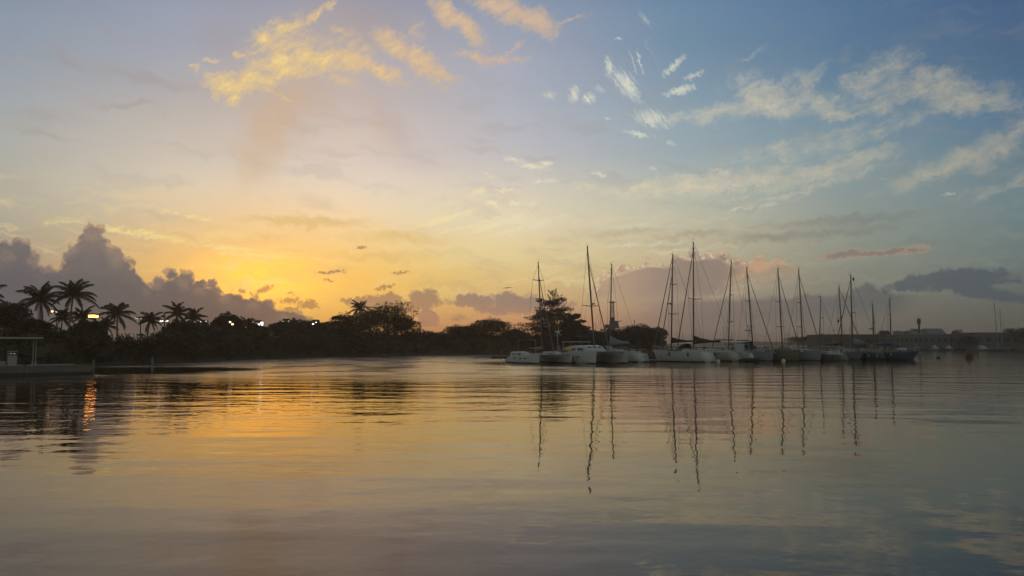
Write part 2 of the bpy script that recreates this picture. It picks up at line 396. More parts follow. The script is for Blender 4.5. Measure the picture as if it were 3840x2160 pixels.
    bc = g.ramp(g.step(el, 0.5, 9.0), [(0, lin((100, 88, 83))), (.35, lin((104, 97, 98))), (.7, lin((134, 120, 112))), (1, lin((160, 138, 122)))])
    bc = g.mix(g.step(az, -20, -34) * 0.6, bc, lin((90, 92, 100)))
    bc = g.mix(g.step(az, -26, -14) * 0.6, bc, lin((138, 110, 94)))
    shade = g.noise(warp_both, 0.5, 4.0, 0.6)
    bc = g.mix(g.step(shade, 0.40, 0.70) * 0.30 * depth, bc, lin((92, 86, 90)))
    lit = g.step(puff1 + (fuzz - 0.5) * 0.6, 0.55, 0.1) * g.step(d, 1.5, 0.2)
    bc = g.mix(lit * 0.28, bc, lin((190, 156, 128)))
    rim = g.step(d, 0.0, 0.07) * g.step(d, 0.26, 0.07) * g.step(fuzz, 0.25, 0.6, 0.45, 1.0)
    bc = g.mix(rim * g.step(az, -34, -18, 0.40, 0.75), bc, g.mix(g.step(az, -32, -16), lin((214, 172, 132)), lin((240, 186, 104))))
    col = g.mix(cm * 0.95, col, bc)

    # behind the camera and overhead: the physical sky
    sky = g.node('ShaderNodeTexSky', sky_type='NISHITA', sun_disc=False)
    sky.sun_elevation = math.radians(max(SUN_EL, 1.0))
    sky.sun_rotation = math.radians(SUN_AZ)
    sky.altitude, sky.air_density, sky.dust_density = 0, 1.0, 1.5
    phys = g.mix(1.0, S(g, sky.outputs[0]), (0.26, 0.225, 0.205), 'MULTIPLY')
    back = g.step(g.math('ABSOLUTE', az), 42.0, 100.0).max(g.step(el, 30.0, 60.0))
    col = g.mix(back, col, phys)

    bg = g.node('ShaderNodeBackground')
    g.put(bg.inputs[0], col)
    bg.inputs[1].default_value = 1.0
    out = g.node('ShaderNodeOutputWorld')
    world.node_tree.links.new(bg.outputs[0], out.inputs[0])


build_sky()


# ------------------------------------------------------------------ materials
MATS = {}


def mat(name, color, rough=0.6, metal=0.0, var=0.15, scale=3.0, bump=0.0, spec=0.5):
    if name in MATS: return MATS[name]
    m = bpy.data.materials.new(name)
    m.use_nodes = True
    g = G(m.node_tree)
    b = m.node_tree.nodes['Principled BSDF']
    tc = g.node('ShaderNodeTexCoord')
    n = g.noise(tc.outputs['Object'], scale, 4.0, 0.6, dims='3D')
    c = g.mix(n, [v * (1 - var) for v in color], [min(1, v * (1 + var)) for v in color])
    g.put(b.inputs['Base Color'], c)
    b.inputs['Roughness'].default_value = rough
    b.inputs['Metallic'].default_value = metal
    b.inputs['Specular IOR Level'].default_value = spec
    if bump:
        bp = g.node('ShaderNodeBump')
        bp.inputs['Strength'].default_value = bump
        g.put(bp.inputs['Height'], n)
        g.put(b.inputs['Normal'], S(g, bp.outputs[0]))
    MATS[name] = m
    return m


def glow_mat(name, color, strength):
    m = bpy.data.materials.new(name)
    m.use_nodes = True
    b = m.node_tree.nodes['Principled BSDF']
    b.inputs['Base Color'].default_value = tuple(color) + (1,)
    b.inputs['Emission Color'].default_value = tuple(color) + (1,)
    b.inputs['Emission Strength'].default_value = strength
    return m


def leaf_mat(name, c1, c2):
    m = bpy.data.materials.new(name)
    m.use_nodes = True
    g = G(m.node_tree)
    b = m.node_tree.nodes['Principled BSDF']
    geo = g.node('ShaderNodeNewGeometry')
    oi = g.node('ShaderNodeObjectInfo')
    f = S(g, geo.outputs['Random Per Island']) * 0.6 + S(g, oi.outputs['Random']) * 0.4
    g.put(b.inputs['Base Color'], g.mix(f, c1, c2))
    b.inputs['Roughness'].default_value = 0.65
    b.inputs['Specular IOR Level'].default_value = 0.25
    return m


M = dict(
    leaf=leaf_mat('leaf', (0.030, 0.027, 0.013), (0.056, 0.047, 0.022)),
    palm=leaf_mat('palm_leaf', (0.030, 0.027, 0.013), (0.058, 0.050, 0.024)),
    bark=mat('bark', (0.10, 0.085, 0.07), 0.9, var=0.4, scale=2.0),
    mud=mat('mud', (0.06, 0.05, 0.04), 0.95, var=0.4, scale=0.4),
    white=mat('white_gelcoat', (0.45, 0.45, 0.45), 0.35, var=0.08, scale=1.2),
    cream=mat('cream_gelcoat', (0.30, 0.30, 0.28), 0.4, var=0.10, scale=1.2),
    olive=mat('olive_hull_paint', (0.10, 0.092, 0.058), 0.5, var=0.15, scale=1.5),
    bluegrey=mat('blue_grey_hull_paint', (0.15, 0.17, 0.20), 0.45, var=0.12, scale=1.5),
    grey=mat('grey_hull_paint', (0.10, 0.11, 0.125), 0.5, var=0.15, scale=1.5),
    navy=mat('navy_hull_paint', (0.035, 0.05, 0.085), 0.35, var=0.2, scale=1.5),
    antifoul=mat('antifouling', (0.03, 0.03, 0.035), 0.8, var=0.3),
    deck=mat('deck', (0.30, 0.30, 0.29), 0.7, var=0.10),
    teak=mat('teak', (0.20, 0.14, 0.09), 0.7, var=0.25),
    glass=mat('dark_glass', (0.015, 0.018, 0.02), 0.08, var=0.1),
    alu=mat('aluminium_spar', (0.20, 0.19, 0.18), 0.45, metal=0.3, var=0.1),
    paint_spar=mat('painted_spar', (0.32, 0.31, 0.30), 0.5, var=0.1),
    wire=mat('rigging_wire', (0.10, 0.10, 0.10), 0.5, metal=0.5),
    steel=mat('stainless', (0.45, 0.45, 0.46), 0.3, metal=0.8),
    canvas_dark=mat('dark_canvas', (0.03, 0.033, 0.045), 0.9, var=0.25),
    canvas_grey=mat('grey_canvas', (0.20, 0.20, 0.20), 0.9, var=0.2),
    canvas_blue=mat('blue_canvas', (0.025, 0.04, 0.10), 0.85, var=0.2),
    canvas_pale=mat('pale_canvas', (0.42, 0.44, 0.48), 0.85, var=0.1),
    sail=mat('furled_sailcloth', (0.14, 0.13, 0.13), 0.85, var=0.15),
    yellow=mat('yellow_fabric', (0.50, 0.40, 0.10), 0.7, var=0.1),
    concrete=mat('concrete', (0.11, 0.10, 0.09), 0.9, var=0.3, scale=0.9, bump=0.2),
    paint_white=mat('white_paint', (0.24, 0.23, 0.22), 0.6, var=0.12),
    black=mat('black_rubber', (0.02, 0.02, 0.02), 0.7),
    red=mat('red_buoy_paint', (0.07, 0.012, 0.010), 0.45, var=0.25),
    wood=mat('weathered_wood', (0.14, 0.12, 0.10), 0.85, var=0.3),
    wall_dark=mat('dark_cladding', (0.035, 0.033, 0.03), 0.8, var=0.25, scale=0.5),
    wall_grey=mat('grey_render', (0.075, 0.085, 0.095), 0.85, var=0.15, scale=0.4),
    wall_white=mat('white_render', (0.20, 0.21, 0.22), 0.85, var=0.12, scale=0.4),
    roof=mat('roof_sheet', (0.15, 0.15, 0.15), 0.6, var=0.2),
    tank=mat('tank_paint', (0.12, 0.125, 0.13), 0.6, var=0.15),
    crane=mat('crane_paint', (0.07, 0.075, 0.085), 0.6, var=0.2),
    feather=mat('dark_feather', (0.05, 0.045, 0.04), 0.8),
    sodium=glow_mat('sodium_lamp', (1.0, 0.40, 0.08), 7.0),
    lamp_white=glow_mat('white_lamp', (1.0, 0.93, 0.82), 2.4),
    lamp_warm=glow_mat('warm_lamp', (1.0, 0.66, 0.32), 2.4),
)


# ------------------------------------------------------------------ mesh builder
class MB:
    def __init__(self): self.v, self.f = [], []

    def quad(self, a, b, c, d):
        i = len(self.v)
        self.v += [tuple(a), tuple(b), tuple(c), tuple(d)]
        self.f.append((i, i + 1, i + 2, i + 3))

    def box(self, c, s, rz=0.0, taper=1.0):
        i = len(self.v)
        x, y, z = s[0] / 2, s[1] / 2, s[2] / 2
        ca, sa = math.cos(rz), math.sin(rz)
        for dz in (-z, z):
            k = taper if dz > 0 else 1.0
            for dx, dy in ((-x, -y), (x, -y), (x, y), (-x, y)):
                dx2, dy2 = dx * k, dy * k
                self.v.append((c[0] + dx2 * ca - dy2 * sa, c[1] + dx2 * sa + dy2 * ca, c[2] + dz))
        self.f += [tuple(i + k for k in q) for q in ((3, 2, 1, 0), (4, 5, 6, 7), (0, 1, 5, 4), (1, 2, 6, 5), (2, 3, 7, 6), (3, 0, 4, 7))]
        return self

    def rings(self, rings, close=True, caps=True):
        n, base = len(rings[0]), len(self.v)
        for r in rings: self.v += [tuple(p) for p in r]
        for k in range(len(rings) - 1):
            for j in range(n if close else n - 1):
                a, b = base + k * n + j, base + k * n + (j + 1) % n
                self.f.append((a, b, b + n, a + n))
        if caps and close:
            self.f.append(tuple(base + j for j in reversed(range(n))))
            self.f.append(tuple(base + (len(rings) - 1) * n + j for j in range(n)))
        return self

    def tube(self, pts, r, n=6, flat=1.0):
        pts = [Vector(p) for p in pts]
        rs = r if isinstance(r, (list, tuple)) else [r] * len(pts)
        out = []
        for i, p in enumerate(pts):
            d = (pts[min(i + 1, len(pts) - 1)] - pts[max(i - 1, 0)]).normalized()
            u = d.cross(Vector((0, 1, 0)) if abs(d.z) > 0.9 else Vector((0, 0, 1))).normalized()
            w = d.cross(u)
            out.append([p + (u * math.cos(2 * math.pi * k / n) + w * math.sin(2 * math.pi * k / n) * flat) * rs[i] for k in range(n)])
        return self.rings(out)

    def lathe(self, prof, c=(0, 0, 0), n=16):
        return self.rings([[(c[0] + r * math.cos(2 * math.pi * k / n), c[1] + r * math.sin(2 * math.pi * k / n), c[2] + z) for k in range(n)] for r, z in prof])

    def prism(self, poly, y0, y1):            # outline in x,z pushed along y
        return self.rings([[(x, y0, z) for x, z in poly], [(x, y1, z) for x, z in poly]])

    def build(self, name, m, parent=None, smooth=False):
        me = bpy.data.meshes.new(name)
        me.from_pydata(self.v, [], self.f)
        me.materials.append(m)
        if smooth: me.shade_smooth()
        me.update()
        o = bpy.data.objects.new(name, me)
        COL.objects.link(o)
        if parent: o.parent = parent
        return o


def tag(o, label=None, cat=None, group=None, kind=None):
    for k, v in (('label', label), ('category', cat), ('group', group), ('kind', kind)):
        if v: o[k] = v
    return o


def empty(name, loc, label, cat, group=None, rz=0.0):
    o = bpy.data.objects.new(name, None)
    o.empty_display_size = 0.5
    COL.objects.link(o)
    o.location, o.rotation_euler = loc, (0, 0, rz)
    return tag(o, label, cat, group)


def copy_tree(o, parent=None):
    c = o.copy()
    COL.objects.link(c)
    if parent: c.parent = parent
    for ch in list(o.children): copy_tree(ch, c)
    return c


# ------------------------------------------------------------------ water
def water_material():
    m = bpy.data.materials.new('water')
    m.use_nodes = True
    g = G(m.node_tree)
    b = m.node_tree.nodes['Principled BSDF']
    pos = g.node('ShaderNodeNewGeometry').outputs['Position']
    x, y, z = g.sep(pos)
    # where a breath of wind ruffles the harbour: a band off the boats, loose cat's paws elsewhere
    patch = g.noise(g.mapping(pos, kind='POINT', scale=(0.020, 0.07, 1)), 1.0, 3.0, 0.55)
    streak = g.noise(g.mapping(pos, kind='POINT', scale=(0.045, 0.16, 1)), 1.0, 4.0, 0.62)
    yy = y + (patch - 0.5) * 26.0 + (streak - 0.5) * 34.0 - x * 0.06
    lee = g.ball(g.xyz(x, y, 0.0), (gx(470, 82), 83, 0), 0.35, (17.0, 15.0)).max(g.ball(g.xyz(x, y, 0.0), (gx(2750, 112), 112, 0), 0.0, (46.0, 26.0)))
    ruff = g.step(yy, 50.0, 76.0) * g.step(g.noise(g.mapping(pos, kind='POINT', scale=(0.10, 0.16, 1)), 1.0, 3.0, 0.65), 0.36, 0.54, 0.6, 1.0) * g.step(lee + (streak - 0.5) * 0.5, 0.45, 0.05) * g.step(x, 2.0, 34.0, 1.0, 0.3)
    small = g.step(yy, 18.0, 40.0) * 0.7 + 0.3

    def height(p):
        swell = g.noise(g.mapping(p, kind='POINT', scale=(0.16, 0.42, 1), rot=0.15), 1.0, 1.5, 0.5)
        mid = g.noise(g.mapping(p, kind='POINT', scale=(1.1, 1.35, 1), rot=-0.3), 1.0, 2.5, 0.55)
        fine = g.noise(g.mapping(p, kind='POINT', scale=(2.2, 4.6, 1), rot=0.1), 1.0, 2.0, 0.6)
        return swell * (0.022 + 0.022 * small) + mid * (0.0140 * small) + fine * (0.0016 * small + 0.009 * ruff)

    e = 0.05
    h0 = height(pos)
    hx = height(g.vmath('ADD', pos, (e, 0, 0)))
    hy = height(g.vmath('ADD', pos, (0, e, 0)))
    nrm = g.vmath('NORMALIZE', g.xyz((h0 - hx) / e, (h0 - hy) / e, 1.0))
    nt = m.node_tree.nodes
    nt.remove(b)
    df = g.node('ShaderNodeBsdfDiffuse')
    df.inputs[0].default_value = (0.026, 0.021, 0.015, 1)
    gl = g.node('ShaderNodeBsdfGlossy', distribution='GGX')
    gl.inputs['Color'].default_value = (1.0, 0.90, 0.80, 1)      # brown harbour water
    g.put(gl.inputs['Roughness'], ruff * RUFF + 0.015)
    fr = g.node('ShaderNodeFresnel')
    fr.inputs['IOR'].default_value = 1.40
    for n in (df, gl, fr): g.put(n.inputs['Normal'], nrm)
    mx = g.node('ShaderNodeMixShader')
    m.node_tree.links.new(fr.outputs[0], mx.inputs[0])
    m.node_tree.links.new(df.outputs[0], mx.inputs[1])
    m.node_tree.links.new(gl.outputs[0], mx.inputs[2])
    m.node_tree.links.new(mx.outputs[0], nt['Material Output'].inputs[0])
    return m


RUFF = 0.17


def sheet(name, pts, z, m):
    mb = MB()
    mb.v = [(p[0], p[1], z) for p in pts]
    mb.f = [tuple(range(len(pts)))]
    return tag(mb.build(name, m), kind='structure')


sheet('water', [(-2300, -60), (2300, -60), (2300, 2400), (-2300, 2400)], 0.0, water_material())

# ------------------------------------------------------------------ land: banks rising out of the water
def bank(name, front, depth, h, m, slope=2.0):
    """a low strip of land behind a waterline given as world points"""
    mb = MB()
    rows = []
    for k, (back, z) in enumerate(((0, -0.3), (slope * 0.4, 0.12), (slope, h * 0.6), (slope * 3, h), (depth, h * 1.1), (depth + 2, -0.3))):
        rows.append([(p[0] + (0.0 if k < 4 else 0.0), p[1] + back, z + (0.05 * math.sin(i * 1.7 + k) if 0 < k < 4 else 0)) for i, p in enumerate(front)])
    mb.rings(rows, close=False)
    return tag(mb.build(name, m), kind='structure')


SHORE = [(-700, 1386), (-200, 1380), (150, 1376), (360, 1369), (480, 1364), (600, 1359), (720, 1354), (850, 1349), (1000, 1344), (1150, 1339), (1300, 1335.5), (1450, 1332), (1600, 1330), (1850, 1328), (2100, 1326.5), (2300, 1326), (2440, 1325.5), (2490, 1324.5), (2512, 1322)]


def shore(px):
    for (a, b), (c, d) in zip(SHORE, SHORE[1:]):
        if a <= px <= c:
            return b + (d - b) * (px - a) / (c - a)
    return SHORE[0][1] if px < 0 else SHORE[-1][1]


def shore_pt(px, back=0.0):
    Y = wy(shore(px))
    return Vector((gx(px, Y), Y + back, 0))


bank('bank', [shore_pt(px) for px, _ in SHORE], 260, 0.5, M['mud'])
FARY = wy(1296.5)
mb = MB()
rng = random.Random(3)
rows = [[], [], [], []]
for i in range(90):
    X = -1500 + i * 38
    hgt = 5.2 + 1.3 * math.sin(i * 0.9) + rng.uniform(-0.8, 0.8) + 1.2 * math.sin(i * .23)
    for r, (bk, z) in zip(rows, ((0, -0.2), (3, hgt * .55), (14, hgt), (160, hgt * 1.2))): r.append((X, FARY + bk + 20 * math.sin(i * .2), z))
mb.rings(rows, close=False)
tag(mb.build('far_shore', leaf_mat('far_scrub', (0.05, 0.055, 0.03), (0.06, 0.065, 0.035)), smooth=True), kind='structure')
TOWN_Y = wy(1313)
bank('town_shore', [(gx(px, TOWN_Y) , TOWN_Y + dy, 0) for px, dy in ((2925, 95), (2975, 60), (3060, 20), (3140, 4), (3300, 0), (3500, -4), (3700, 0), (3900, -6), (4300, -20), (5200, -30))], 300, 0.7, M['concrete'], slope=1.0)


# ------------------------------------------------------------------ trees
def leaf_cloud(mb, rng, c, r, n, size, flat=0.35):
    """n leaf-sized faces spread through an ellipsoid, denser near its skin"""
    for _ in range(n):
        while True:
            p = Vector((rng.uniform(-1, 1), rng.uniform(-1, 1), rng.uniform(-1, 1)))
            if 0.02 < p.length < 1: break
        p = p.normalized() * (p.length ** 0.55)
        q = Vector((c[0] + p.x * r[0], c[1] + p.y * r[1], c[2] + p.z * r[2]))
        a, t = rng.uniform(0, 6.28), rng.gauss(0, flat)
        u = Vector((math.cos(a), math.sin(a), t)).normalized()
        w = u.cross(Vector((rng.gauss(0, .5), rng.gauss(0, .5), 1))).normalized()
        s = size * rng.uniform(0.6, 1.3)
        u, w = u * s, w * s * 0.55
        mb.quad(q - u, q + w * .9, q + u, q - w * .9)


def limb(mb, a, b, r0, r1, rng, n=5, wob=0.06):
    a, b = Vector(a), Vector(b)
    L = (b - a).length
    pts = [a.lerp(b, k / (n - 1)) + Vector((rng.uniform(-1, 1), rng.uniform(-1, 1), rng.uniform(-.5, .5))) * (wob * L if 0 < k < n - 1 else 0) for k in range(n)]
    mb.tube(pts, [r0 + (r1 - r0) * k / (n - 1) for k in range(n)], 6)
    return pts


def make_tree(name, kind, h, w, seed, dense=1.0):
    """returns an Empty with trunk and crown, base at the origin, h tall and w wide"""
    rng = random.Random(seed)
    root = bpy.data.objects.new(name, None)
    COL.objects.link(root)
    tr, cr = MB(), MB()
    R = w / 2
    if kind == 'almond':                       # tiers of flat branches with gaps between
        limb(tr, (0, 0, -.3), (rng.uniform(-.3, .3), 0, h * .93), h * .028, h * .006, rng, 7, .015)
        tiers = 6
        for t in range(tiers):
            z = h * (.26 + .68 * t / (tiers - 1) + rng.uniform(-.02, .02))
            rr = R * (1.0 - .60 * (t / (tiers - 1)) ** 1.8) * rng.uniform(.85, 1.08)
            nb = 6 if t < 4 else 4
            for k in range(nb):
                a = 6.283 * (k + rng.uniform(-.3, .3)) / nb + t
                tip = Vector((math.cos(a) * rr, math.sin(a) * rr, z + h * rng.uniform(-.02, .05)))
                limb(tr, (0, 0, z - h * .06), tip, h * .009, h * .002, rng, 4, .05)
                for f in (.35, .6, .82, 1.0):
                    c = Vector((0, 0, z)).lerp(tip, f)
                    c.z += rng.uniform(-.045, .045) * h
                    leaf_cloud(cr, rng, c, (rr * .30, rr * .30, h * .040), int(105 * dense), .30, .3)
    elif kind == 'casuarina':                  # feathery upright sprays, see-through
        limb(tr, (0, 0, -.3), (0.2, 0, h * .97), h * .02, h * .003, rng, 7, .012)
        for k in range(46):
            z = h * (.30 + .66 * (k / 45))
            a = k * 2.4 + rng.uniform(-.4, .4)
            rr = R * (1.05 - .85 * (k / 45)) * rng.uniform(.6, 1.1)
            b0 = Vector((0.2 * z / h, 0, z))
            tip = b0 + Vector((math.cos(a) * rr, math.sin(a) * rr, rr * .75 + h * .03))
            limb(tr, b0, tip, h * .0035, h * .001, rng, 4, .05)
            for f in (.45, .65, .85, 1.0):
                c = b0.lerp(tip, f)
                leaf_cloud(cr, rng, c, (.22, .22, .5), int(12 * dense), .17, 1.6)
    else:                                      # broad, domed
        th = h * (.30 if kind == 'broad' else .16)
        limb(tr, (0, 0, -.3), (rng.uniform(-.2, .2), 0, th), h * .03, h * .022, rng, 4, .03)
        nl = 11 if kind == 'broad' else 9
        lobes = []
        for k in range(nl):
            a = 6.283 * k / nl + rng.uniform(-.3, .3)
            q = rng.uniform(.25, .78)
            lobes.append(Vector((math.cos(a) * R * q, math.sin(a) * R * q, th + (h - th) * (.30 + .50 * (1 - q * q) + rng.uniform(-.1, .1)))))
        lobes.append(Vector((rng.uniform(-.2, .2) * R, 0, h * .80)))
        for c in lobes:
            limb(tr, (0, 0, th * .9), c, h * .014, h * .004, rng, 4, .08)
            s = rng.uniform(.36, .52)
            leaf_cloud(cr, rng, c, (R * s, R * s, (h - th) * s * .62), int(420 * dense), .27, .6)
            for _ in range(5):
                d = Vector((rng.gauss(0, 1), rng.gauss(0, 1), rng.gauss(.35, .8))).normalized()
                p = c + Vector((d.x * R * s, d.y * R * s, d.z * (h - th) * s * .62)) * rng.uniform(.95, 1.15)
                leaf_cloud(cr, rng, p, (R * .10, R * .10, R * .07), int(22 * dense), .20, .7)
        for _ in range(int(16)):               # skirts that hang towards the water
            a = rng.uniform(0, 6.283)
            leaf_cloud(cr, rng, (math.cos(a) * R * .7, math.sin(a) * R * .7, th + (h - th) * rng.uniform(.0, .35)), (R * .28, R * .28, h * .12), int(70 * dense), .24, .7)
    if kind == 'almond':
        leaf_cloud(cr, rng, (0, 0, h * .52), (R * .66, R * .66, h * .36), int(3600 * dense), .28, .6)
    tr.build('trunk', M['bark'], root)
    cr.build('crown', M['leaf'], root)
    return root


def make_palm(h, R, seed, nf=20, lean=(0.0, 0.0)):
    rng = random.Random(seed)
    root = bpy.data.objects.new('coconut_palm', None)
    COL.objects.link(root)
    top = Vector((lean[0], lean[1], h))
    pts = [Vector((lean[0] * t * t, lean[1] * t * t, h * t - .3 * (1 - t))) for t in [k / 9 for k in range(10)]]
    MB().tube(pts, [.19 - .08 * k / 9 + (.07 if k == 0 else 0) for k in range(10)], 8).build('trunk', M['bark'], root, True)
    nuts = MB()
    for k in range(7):
        a = k * .9
        c = top + Vector((math.cos(a) * .26, math.sin(a) * .26, -.15 - .1 * (k % 3)))
        nuts.rings([[(c.x + r * math.cos(j * 1.047), c.y + r * math.sin(j * 1.047), c.z + z) for j in range(6)] for r, z in ((.03, -.15), (.11, -.07), (.12, .03), (.03, .14))])
    nuts.build('coconuts', M['bark'], root, True)
    for k in range(nf):
        a = k * 2.399 + rng.uniform(-.3, .3)
        e = math.radians(84 - 122 * (k / (nf - 1)) ** 1.1 + rng.uniform(-15, 13))     # young fronds upright, old ones hang
        L = R * rng.uniform(.78, 1.16) * (.82 if k < 3 else 1)
        f = MB()
        p, seg = Vector(top), 11
        hd = Vector((math.cos(a), math.sin(a), 0))
        sd = Vector((-hd.y, hd.x, 0))
        path, ang = [], e
        for s in range(seg + 1):
            path.append(p.copy())
            p = p + (hd * math.cos(ang) + Vector((0, 0, math.sin(ang)))) * (L / seg)
            ang -= math.radians(2.6 + 9.5 * s / seg * (1.1 if e > 0 else .65))
        f.tube(path, [.035 * (1 - s / (seg + 1)) + .006 for s in range(seg + 1)], 4)
        for s in range(1, seg + 1):
            for half in (0.0, 0.33, 0.66):
                i0 = min(s - half, seg)
                q = path[int(i0)].lerp(path[min(int(i0) + 1, seg)], i0 - int(i0))
                dirv = (path[min(s, seg)] - path[s - 1]).normalized()
                t = i0 / seg
                ll = L * .26 * math.sin(math.pi * min(1, .12 + .86 * t)) ** .6 * (1.0 if t < .95 else .6)
                for sg in (-1, 1):
                    droop = rng.uniform(.55, 1.0)
                    d = (dirv * .55 + sd * sg * .75 + Vector((0, 0, -droop))).normalized() * ll * rng.uniform(.8, 1.1)
                    wv = dirv * .065
                    f.quad(q - wv, q + wv, q + d * .6 + wv * .9 + Vector((0, 0, .02)), q + d)
        f.build('frond', M['palm'], root)
    return root


def place(o, px, Y, label, cat, group=None, rz=0.0, sc=1.0, z=0.35):
    o.location = (gx(px, Y), Y, z)
    o.rotation_euler = (0, 0, rz)
    o.scale = (sc, sc, sc)
    return tag(o, label, cat, group)


def zat(py, Y): return at(1920, py, Y).z


# coconut palms: column, row of the crown's heart, distance, label
PALMS = [
    (269, 1104, 128, 4.1, 'tallest coconut palm of the left bank, its crown high above every neighbour'),
    (145, 1122, 124, 4.1, 'broad coconut palm with drooping fronds, just left of the tallest palm'),
    (435, 1176, 132, 3.3, 'coconut palm beside the unlit crossarm lamp pole, right of the glowing orange floodlight'),
    (560, 1202, 140, 2.8, 'short coconut palm between two pairs of lit floodlights'),
    (662, 1176, 146, 3.2, 'taller of two coconut palms growing close together, right of the floodlight pair'),
    (722, 1192, 150, 2.9, 'lower coconut palm leaning against its taller neighbour on the right'),
    (928, 1218, 158, 2.4, 'small coconut palm low in the treetops, left of the brightest white floodlights'),
    (1346, 1156, 205, 3.6, 'lone coconut palm rising out of the broad round tree by the golden sky'),
    (230, 1192, 138, 2.6, 'small coconut palm under the tallest palm, showing sky round its thin trunk'),
    (306, 1190, 136, 2.7, 'dense coconut palm half hidden right of the tallest trunk, beside the orange lamp'),
    (-70, 1112, 122, 3.6, 'coconut palm at the left edge with one frond tip in view'),
    (396, 1222, 140, 2.3, 'low coconut palm with ragged fronds under the orange floodlight'),
]
protos = []
for i, (px, py, Y, R, lab) in enumerate(PALMS):
    h = zat(py, Y) - .35
    o = make_palm(h, R, 40 + i, 25 if i < 2 else 21, (random.Random(i).uniform(-1.1, 1.1), 0))
    place(o, px, Y, lab, 'palm tree', 'coconut palms on the left bank', rz=i * 1.1)
    ln = random.Random(i).uniform(-1.1, 1.1)
    o.location.x -= ln * math.cos(i * 1.1)              # the leaning crown, not the foot, stands in that column
    o.location.y -= ln * math.sin(i * 1.1)

# trees one can tell apart: name, kind, column, top row, width in photo pixels, extra distance behind the shore, label
TREES = [
    ('broad_tree', 'broad', 20, 1140, 150, 12, 'dark bushy tree at the left edge behind the canopy dock'),
    ('broad_tree', 'broad', 120, 1205, 150, 8, 'low dark tree under the broad left palm'),
    ('broad_tree', 'broad', 235, 1246, 110, 6, 'low rounded tree beneath the tallest palm trunk'),
    ('broad_tree', 'broad', 330, 1206, 120, 14, 'bushy tree directly below the glowing orange floodlight'),
    ('broad_tree', 'broad', 680, 1208, 120, 10, 'bushy tree at the foot of the two close palms'),
    ('broad_tree', 'broad', 770, 1215, 110, 10, 'flat topped tree with two small lamps shining over it'),
    ('broad_tree', 'broad', 826, 1186, 66, 18, 'loose twiggy tree left of the tall tree with two lamps in it'),
    ('broad_tree', 'broad', 868, 1177, 74, 18, 'tall ragged tree with two lamps shining through it'),
    ('broad_tree', 'broad', 965, 1222, 90, 10, 'round tree beneath the brightest white floodlights'),
    ('broad_tree', 'broad', 1085, 1198, 145, 12, 'wide domed tree with one white lamp on its top'),
    ('broad_tree', 'broad', 1172, 1204, 100, 12, 'dark tree with a lamp pair at its right shoulder'),
    ('almond_tree', 'almond', 1285, 1186, 190, 8, 'spreading flat layered tree left of the lone palm by the golden sky'),
    ('broad_tree', 'broad', 1362, 1165, 190, 14, 'dense round tree around the lone palm trunk'),
    ('broad_tree', 'broad', 1446, 1143, 215, 10, 'tallest dense tree in front of the two lattice towers'),
    ('broad_tree', 'broad', 1512, 1186, 110, 6, 'loose leaved tree at the right end of the tall central clump'),
    ('broad_tree', 'broad', 1610, 1243, 150, 6, 'low even tree just right of the tall central clump'),
    ('broad_tree', 'broad', 1735, 1224, 150, 6, 'low tree rising gently towards the round one on its right'),
    ('broad_tree', 'broad', 1838, 1198, 160, 8, 'rounded tree left of the layered almond tree'),
    ('casuarina_tree', 'casuarina', 2072, 1094, 150, 16, 'feathery upright casuarina whose spiky top overlooks the layered tree'),
    ('almond_tree', 'almond', 2066, 1130, 218, 6, 'tall layered almond tree behind the leftmost mast'),
    ('almond_tree', 'almond', 2155, 1184, 110, 2, 'tiered almond boughs reaching out right of the tall layered tree'),
    ('broad_tree', 'broad', 1935, 1238, 100, 4, 'low shrubby tree filling the dip left of the layered almond'),
    ('broad_tree', 'broad', 2205, 1243, 110, 4, 'low tree behind the large catamaran mast'),
    ('broad_tree', 'broad', 2290, 1236, 120, 4, 'low tree below the harbour crane'),
    ('broad_tree', 'broad', 2385, 1223, 130, 4, 'round tree on the point, left of the pair of forestays'),
    ('broad_tree', 'broad', 2448, 1228, 100, 2, 'outermost dark tree at the tip of the point'),
]
for i, (nm, kd, px, top, wpx, back, lab) in enumerate(TREES):
    Y = wy(shore(px)) + back
    h = zat(top, Y) - .35
    w = wpx / F * Y * 1.12
    o = make_tree(nm, kd, h, w, 100 + i, 1.0)
    place(o, px, Y, lab, 'tree', 'trees along the left bank', rz=i * 0.0)

# the mangrove thicket at the water's edge: one unbroken mass nobody could count
SKY = [(-300, 1225), (0, 1228), (150, 1236), (215, 1258), (260, 1252), (420, 1262), (520, 1248), (640, 1240), (800, 1232), (930, 1240), (1015, 1256), (1060, 1235), (1200, 1238), (1300, 1240), (1500, 1240), (1555, 1250), (1700, 1246), (1800, 1238), (1930, 1250), (2050, 1240), (2190, 1252), (2330, 1248), (2450, 1248), (2485, 1272), (2508, 1298)]


def interp(T, x):
    for (a, b), (c, d) in zip(T, T[1:]):
        if a <= x <= c: return b + (d - b) * (x - a) / (c - a)
    return T[-1][1]


